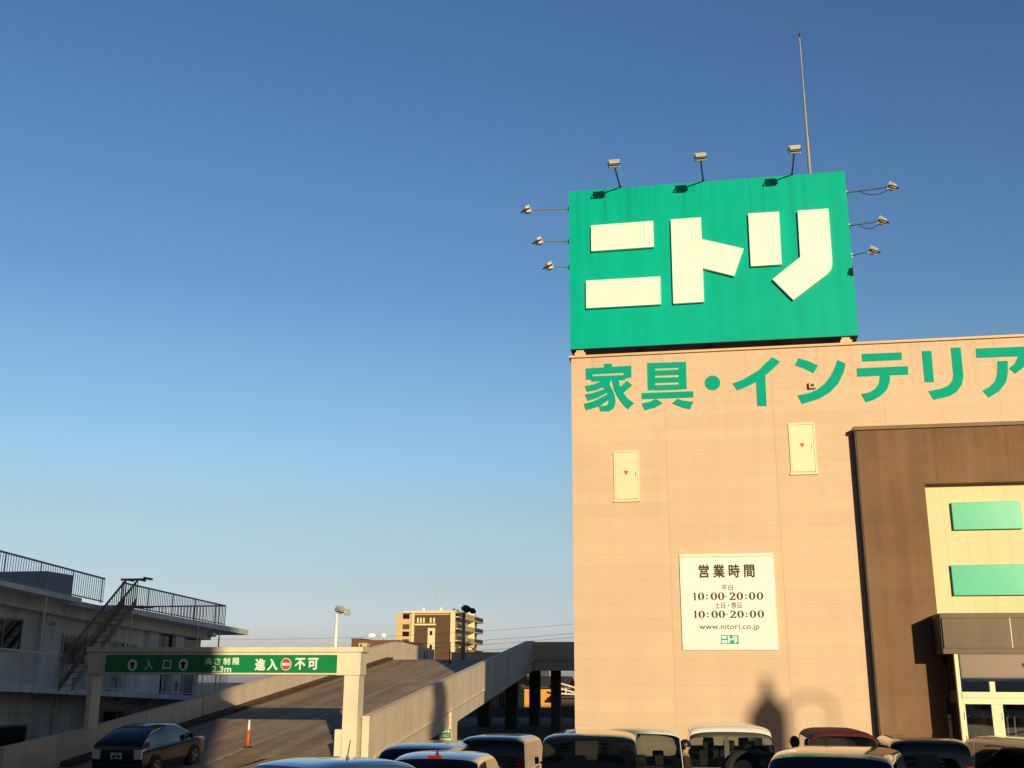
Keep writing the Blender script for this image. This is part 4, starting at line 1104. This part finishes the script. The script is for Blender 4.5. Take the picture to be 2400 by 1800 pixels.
    if spare:
        zc = H - .16
        MB().hexa([(-.14, L0 + .0, belt - .02), (-.04, L0 + .0, belt - .02), (-.04, L0 + .05, belt - .02), (-.14, L0 + .05, belt - .02), (-.14, L0 + .085, zc), (-.04, L0 + .085, zc), (-.04, L0 + .14, zc), (-.14, L0 + .14, zc)]).build('window_pillar', M['blacktrim'], t, world=False)
        sw = MB(); sw.tube([(.22, L0 - .02, .98), (.22, L0 - .20, .98), (.22, L0 - .24, .98)], [.37, .37, .30], 32)
        so2 = sw.build('spare_wheel', M['tyre'], t, world=False)
        MB().tube([(.22, L0 - .235, .98), (.22, L0 - .255, .98)], [.20, .17], 24).build('wheel_cap', M['rim'], so2, world=False)
    return t

def hatch(L, H, rear=.55, hood=.78, slope=.75, a=.9, b=.35):
    """stations of a hatchback: (y, z_top, width factor)"""
    r, f = -L / 2, L / 2
    return [(r + .06, .34, .82), (r, .52, .93), (r + .03, .92 + .02, .965), (r + rear, H - .045, .97), (r + rear + .6, H, 1.0), (f - a - slope - .45, H - .015, 1.0), (f - a - slope, H - .07, .99), (f - a, hood + .17, .98), (f - b, hood + .02, .96), (f - .06, hood - .18, .88), (f, .42, .8)]
def van(L, H, rear=.20, hood=.86, slope=.6, a=.55, b=.25):
    r, f = -L / 2, L / 2
    return [(r + .05, .34, .9), (r, .50, .96), (r + .02, .96, .985), (r + rear, H - .05, .985), (r + rear + .35, H, 1.0), (f - a - slope - .4, H - .01, 1.0), (f - a - slope, H - .06, .99), (f - a, hood + .2, .98), (f - b, hood + .03, .96), (f - .04, hood - .15, .92), (f, .42, .86)]

P_blue = paint('blue_paint', (.045, .12, .27), .22, .35)
P_navy = paint('navy_paint', (.006, .010, .028), .22, .2)
P_maroon = paint('dark_maroon_paint', (.085, .025, .030), .25, .3)
P_silver = paint('silver_paint', (.46, .46, .47), .28, .7)
P_black = paint('black_paint', (.010, .010, .011), .2)
P_white = paint('white_paint', (.80, .80, .78), .3)
P_beige = paint('beige_paint', (.55, .46, .36), .3, .2)
P_olive = paint('olive_grey_paint', (.12, .095, .07), .22, .5)
P_wine = mat('wine_paint', (.12, .028, .026), .7, 0, var=.03, spec=.1)
P_brown = paint('bronze_brown_paint', (.36, .26, .19), .3, .15)

def roof_at(px, py, h, back=.8):
    """where a car of height h has to stand for its roof to reach the pixel"""
    p = on(px, py, 2, h)
    k = 1 - back / p[1]
    return p[0] * k, p[1] * k

G_ = 'cars parked in front of the store'
def put(px, py, h, back, name, label, rz, st, W, pm, dx=0, dy=0, **kw):
    x, y = roof_at(px, py, h, back)
    return make_car(name, label, x + dx, y + dy, RAD(rz), st, W, pm, group=kw.pop('group', G_), **kw)
put(836, 1760, 1.62, 1.0, 'parked_car', 'glossy blue car with a roof antenna in the lower middle, nearest to the ramp gate', -30, hatch(4.2, 1.58, .8), 1.76, P_blue, tumble=.9, antenna=(.30, -.45, .27))
put(1012, 1730, 1.58, .8, 'parked_car', 'dark maroon hatchback parked behind the silver car beside the ramp wall', 4, hatch(4.1, 1.55, .5), 1.66, P_maroon, tumble=.83)
put(1058, 1749, 1.56, .8, 'parked_car', 'silver hatchback with a red high brake light over its dark rear window', 3, hatch(3.9, 1.53, .5), 1.70, P_silver, tumble=.88, hi_brake=True, antenna=(0, -1.3, .10))
put(1040, 1734, 1.5, 0, 'parked_car', 'black low car half hidden behind the sunlit ramp column', 2, hatch(4.2, 1.48, .7), 1.7, P_black)
put(1186, 1715, 1.60, .9, 'parked_minivan', 'black small minivan with a red tail light parked in the shade under the deck', 0, van(3.5, 1.58), 1.48, P_black, tumble=.94, tail='tall', cat='minivan')
put(1398, 1706, 1.82, 1.0, 'parked_minivan', 'black boxy minivan with a big dark rear window in front of the store corner', 2, van(4.3, 1.80, .14), 1.74, P_black, tumble=.95, tail='tall', cat='minivan')
put(1488, 1703, 1.84, 1.0, 'parked_minivan', 'cream white minivan standing between the black minivan and the white off-roader', 3, van(4.4, 1.82), 1.70, P_white, dy=1.6, tumble=.93, glass='clearglass', cat='minivan')
put(1700, 1690, 1.84, .9, 'offroad_car', 'white roofed boxy off-roader with black pillars and a spare wheel on its tailgate', 2, van(4.4, 1.80, .16, 1.02, .35, 1.05, .3), 1.90, P_white, belt=1.10, tumble=.90, roofmat=P_white, pillarmat=M['blacktrim'], spare=True, tail='low', glass='clearglass', wheel_r=.39, wiper=False, cat='off-roader', backwin=(.06, .68), crown=.05)
put(1972, 1738, 1.80, 1.1, 'parked_car', 'large olive grey car with a brown reflecting roof, nearest below the store portal', -12, hatch(4.6, 1.77, .65, .9), 1.88, P_olive, belt=1.0, tumble=.90, antenna=(-.35, 1.0, .06))
put(1971, 1710, 1.88, .8, 'parked_minivan', 'wine red minivan of which only the rounded roof shows beside the portal', 0, van(3.9, 1.86), 1.34, P_wine, dy=1.6, tumble=.86, tail='tall', cat='minivan')
put(2070, 1723, 1.60, .9, 'parked_car', 'long black wagon with a brown reflection along its roof edge', -8, hatch(4.5, 1.56, .7), 1.78, P_black, dy=.2, roofrail=True)
put(2145, 1718, 1.70, .9, 'parked_minivan', 'black minivan with a wing mirror in front of the glazed entrance', -2, van(3.9, 1.68), 1.60, P_black, tumble=.90, tail='tall', cat='minivan')
put(2388, 1722, 1.68, .6, 'parked_minivan', 'bronze brown minivan cut off by the right edge of the view', 14, van(4.4, 1.64), 1.74, P_brown, dx=.1, tumble=.90, cat='minivan')
# the hybrid hatchback driving up the ramp
make_car('hatchback_car', 'dark navy hatchback with clear tail lights driving up the ramp beside the left wall', -16.2, 30.75, RAD(0), hatch(3.9, 1.38, .85, .74, .85, .85, .32), 1.56, P_navy, z0=.17, pitch=math.atan(.075), tailmat='clearlens', wheel_r=.30, belt=.86, tumble=.80, front_glass='carglass')
# ================================================================== PEOPLE
def skin_obj(name, pts, edges, rad, m, parent, root=0, lev=2):
    me = bpy.data.meshes.new(name); me.from_pydata(pts, edges, [])
    o = bpy.data.objects.new(name, me); COL.objects.link(o); o.parent = parent
    me.materials.append(m)
    o.modifiers.new('skin', 'SKIN').use_smooth_shade = True
    if not me.skin_vertices: bpy.context.view_layer.update()
    for i, r in enumerate(rad):
        r2 = r if isinstance(r, tuple) else (r, r)
        me.skin_vertices[0].data[i].radius = r2; me.skin_vertices[0].data[i].use_root = (i == root)
    s_ = o.modifiers.new('sub', 'SUBSURF'); s_.levels = lev; s_.render_levels = lev
    return o
def person(label, x, y, rz, hgt, top, bottom):
    t = thing('person', label, 'person', (x, y, 0), rz); k = hgt / 1.72
    J = [(0, 0, .95), (0, 0, 1.10), (0, .01, 1.28), (0, .0, 1.43), (0, .005, 1.50), (0, .03, 1.60), (0, .02, 1.67)]
    R = [(.15, .11), (.13, .10), (.15, .11), (.12, .08), .052, (.078, .095), (.06, .075)]
    E_ = [(0, 1), (1, 2), (2, 3), (3, 4), (4, 5), (5, 6)]
    for sx in (-1, 1):
        b0 = len(J); J += [(sx * .17, 0, 1.40), (sx * .24, -.01, 1.13), (sx * .25, .06, .90), (sx * .25, .09, .82)]; R += [.055, .042, .030, (.020, .036)]
        E_ += [(3, b0), (b0, b0 + 1), (b0 + 1, b0 + 2), (b0 + 2, b0 + 3)]
        for f in range(4): J.append((sx * (.235 + .012 * f), .10 + .004 * f, .74 - .01 * abs(f - 1))); R.append(.009); E_.append((b0 + 3, len(J) - 1))
        J.append((sx * .215, .12, .79)); R.append(.010); E_.append((b0 + 3, len(J) - 1))
        b1 = len(J); J += [(sx * .10, 0, .88), (sx * .11, .02, .48), (sx * .11, -.01, .09), (sx * .12, .14, .04)]; R += [.085, .06, .042, (.04, .03)]
        E_ += [(0, b1), (b1, b1 + 1), (b1 + 1, b1 + 2), (b1 + 2, b1 + 3)]
    J = [tuple(q * k for q in p_) for p_ in J]
    skin_obj('body', J, E_, [tuple(q * k for q in (r if isinstance(r, tuple) else (r, r))) for r in R], M['skin'], t)
    T_ = [0, 1, 2, 3]; pts = [J[i] for i in T_]; ed = [(0, 1), (1, 2), (2, 3)]; rr = [(.165, .125), (.15, .12), (.172, .13), (.13, .095)]
    for sx, o_ in ((-1, 7), (1, 20)):
        pts_ = [(sx * .175 * k, 0, 1.40 * k), (sx * .245 * k, -.01 * k, 1.13 * k), (sx * .252 * k, .05 * k, .93 * k)]; b0 = len(pts); pts += pts_; rr += [.072, .056, .045]; ed += [(3, b0), (b0, b0 + 1), (b0 + 1, b0 + 2)]
    skin_obj('shirt', pts, ed, [tuple(q * k for q in (r if isinstance(r, tuple) else (r, r))) for r in rr], top, t)
    pts = [(0, 0, .98 * k)]; ed = []; rr = [(.16, .12)]
    for sx in (-1, 1): b0 = len(pts); pts += [(sx * .10 * k, 0, .86 * k), (sx * .11 * k, .02 * k, .48 * k), (sx * .11 * k, -.01 * k, .12 * k)]; rr += [.10, .075, .062]; ed += [(0, b0), (b0, b0 + 1), (b0 + 1, b0 + 2)]
    skin_obj('trousers', pts, ed, [tuple(q * k for q in (r if isinstance(r, tuple) else (r, r))) for r in rr], bottom, t)
    me = bpy.data.meshes.new('hair'); bm = bmesh.new(); bmesh.ops.create_icosphere(bm, subdivisions=4, radius=1)
    for v in list(bm.verts):
        n_ = v.co.copy(); w_ = 1 + .035 * math.sin(n_.x * 17 + n_.z * 11) * math.cos(n_.y * 13)
        v.co = Vector((n_.x * .094 * w_, n_.y * .113 * w_ + .015, n_.z * .118 * w_ + 1.635)) * k
    bmesh.ops.delete(bm, geom=[v for v in bm.verts if v.co.z / k < 1.60 and v.co.y / k > .015 or v.co.z / k < 1.545], context='VERTS')
    bm.to_mesh(me); bm.free(); me.materials.append(M['hair'])
    for p_ in me.polygons: p_.use_smooth = True
    h_ = bpy.data.objects.new('hair', me); COL.objects.link(h_); h_.parent = t
    fa = MB(); c_ = [(-.032, .105, 1.625), (.032, .105, 1.625)]
    for q in c_: fa.tube([(q[0] * k, q[1] * k, q[2] * k), (q[0] * k, (q[1] + .012) * k, q[2] * k)], .011 * k, 8)
    fa.build('eyes', M['black'], t, world=False)
    nz = MB(); nz.hexa([(-.014 * k, .10 * k, 1.575 * k), (.014 * k, .10 * k, 1.575 * k), (.014 * k, .11 * k, 1.575 * k), (-.014 * k, .11 * k, 1.575 * k), (-.006 * k, .10 * k, 1.62 * k), (.006 * k, .10 * k, 1.62 * k), (.006 * k, .118 * k, 1.60 * k), (-.006 * k, .118 * k, 1.60 * k)])
    nz.build('nose', M['skin'], t, world=False)
    return t
p = on(1862, 1727, 2, 1.71)
person('person seen from behind, only the dark haired head showing above the olive grey car', p[0], p[1], RAD(10), 1.70, M['cloth'], M['cloth'])
p = on(1604, 1735, 2, 1.64)
person('person in dark brown clothes standing close to the left side of the white roofed off-roader', p[0], p[1], RAD(-80), 1.63, M['cloth2'], M['cloth'])

# ================================================================== ACROSS THE STREET (behind the photographer, seen as shadows and reflections)
def back(p, t):
    h = math.cos(SUN_EL)
    return Vector((p[0] + math.sin(SUN_AZ) * t, p[1] - math.cos(SUN_AZ) * t, p[2] + math.tan(SUN_EL) * t))
e = back((-15.05, GY, 3.3), 66)
off = thing('office_block', 'tall grey office block across the street whose shadow covers the apartment block', 'office block', (e.x - 20, e.y - 8, 0))
MB().box(e.x - 46, e.x, e.y - 16, e.y, 0, 24).build('wall', M['officewall'], off)
MB().box(e.x - 46.2, e.x, e.y - 16.2, e.y + .0, 24.01, 24.6).build('parapet', M['oldslab'], off)
for i in range(9):
    for k in range(6):
        f = MB().box(e.x - 44 + i * 4.9, e.x - 41 + i * 4.9, e.y + .005, e.y + .05, 1.5 + k * 3.8, 3.6 + k * 3.8).build('window', M['frame'], off)
        MB().box(e.x - 43.9 + i * 4.9, e.x - 41.1 + i * 4.9, e.y + .051, e.y + .06, 1.6 + k * 3.8, 3.5 + k * 3.8).build('pane', M['darkwin'], f)
b = back((1.55, FY, 0), 64)  # added unseen sign, shaped to throw the soft shadow on the store wall
ps = thing('shadow_pole_sign', 'unseen pole sign with a curved arm, its form invented to cast the shadow on the wall', 'pole sign', (b.x, b.y, 0))
dz = math.tan(SUN_EL) * 64
MB().tube([(b.x, b.y, 0), (b.x, b.y, dz + 1.2)], .22, 12).build('pole', M['galv'], ps)
MB().prism([(b.x - .55, b.y, dz + .2), (b.x + .55, b.y, dz + .2), (b.x + .56, b.y, dz + 1.7), (b.x + .36, b.y, dz + 2.05), (b.x + .16, b.y, dz + 2.25), (b.x - .16, b.y, dz + 2.25), (b.x - .36, b.y, dz + 2.05), (b.x - .56, b.y, dz + 1.7)], (0, .5, 0)).build('cabinet', M['board'], ps)
MB().tube([(b.x, b.y + .25, dz + 2.2), (b.x, b.y + .25, dz + 2.85)], [.2, .1], 10).build('finial', M['galv'], ps)
MB().tube([(b.x + .5, b.y + .25, dz + 1.75)] + [(b.x + .6 + .75 * (1 - math.cos(a)), b.y + .25, dz + 1.75 + .55 * math.sin(a)) for a in np.linspace(.3, 2.6, 10)] + [(b.x + 1.98, b.y + .25, dz + 1.2)], .05, 8).build('lamp_arm', M['galv'], ps)
b = back((XR + .22, 41.3, 2.75), 46)
leafy('conifer', 'slim pointed conifer across the street, known from its shadow on the ramp wall', b.x, b.y, b.z - .2, 1.15, 3600, 5, 0, True)

# low shops across the street: they show only as dark silhouettes in the entrance glass
for k, (x0, x1, y0, h) in enumerate(((6, 17, -34, 3.3), (18.5, 27, -33, 3.0), (29, 41, -35, 4.4))):
    sh = thing('low_shop', ['low flat shop across the street, mirrored darkly in the entrance glass', 'smallest low shop across the street with a shallow parapet', 'tallest low shop across the street at the far end of the row'][k], 'shop', ((x0 + x1) / 2, y0 - 4, 0), group='low shops across the street')
    MB().box(x0, x1, y0 - 8, y0, 0, h).build('wall', M['officewall'], sh)
    MB().box(x0 - .2, x1 + .2, y0 - 8.2, y0 + .15, h + .002, h + .3).build('parapet', M['oldslab'], sh)
    for i in range(3):
        xa = x0 + .8 + i * (x1 - x0 - 1) / 3
        f = MB().box(xa, xa + 2, y0 + .005, y0 + .05, .6, 2.3).build('window', M['frame'], sh)
        MB().box(xa + .08, xa + 1.92, y0 + .051, y0 + .06, .68, 2.22).build('pane', M['darkwin'], f)
up = thing('utility_pole', 'concrete utility pole across the street, mirrored in the entrance glass', 'utility pole', (20, -28, 0))
MB().tube([(20, -28, 0), (20, -28, 9)], [.16, .11], 10).build('pole', M['oldslab'], up)
MB().box(19.1, 20.9, -28.05, -27.95, 8.2, 8.32).box(19.3, 20.7, -28.05, -27.95, 7.6, 7.72).build('cross_arm', M['galv'], up)
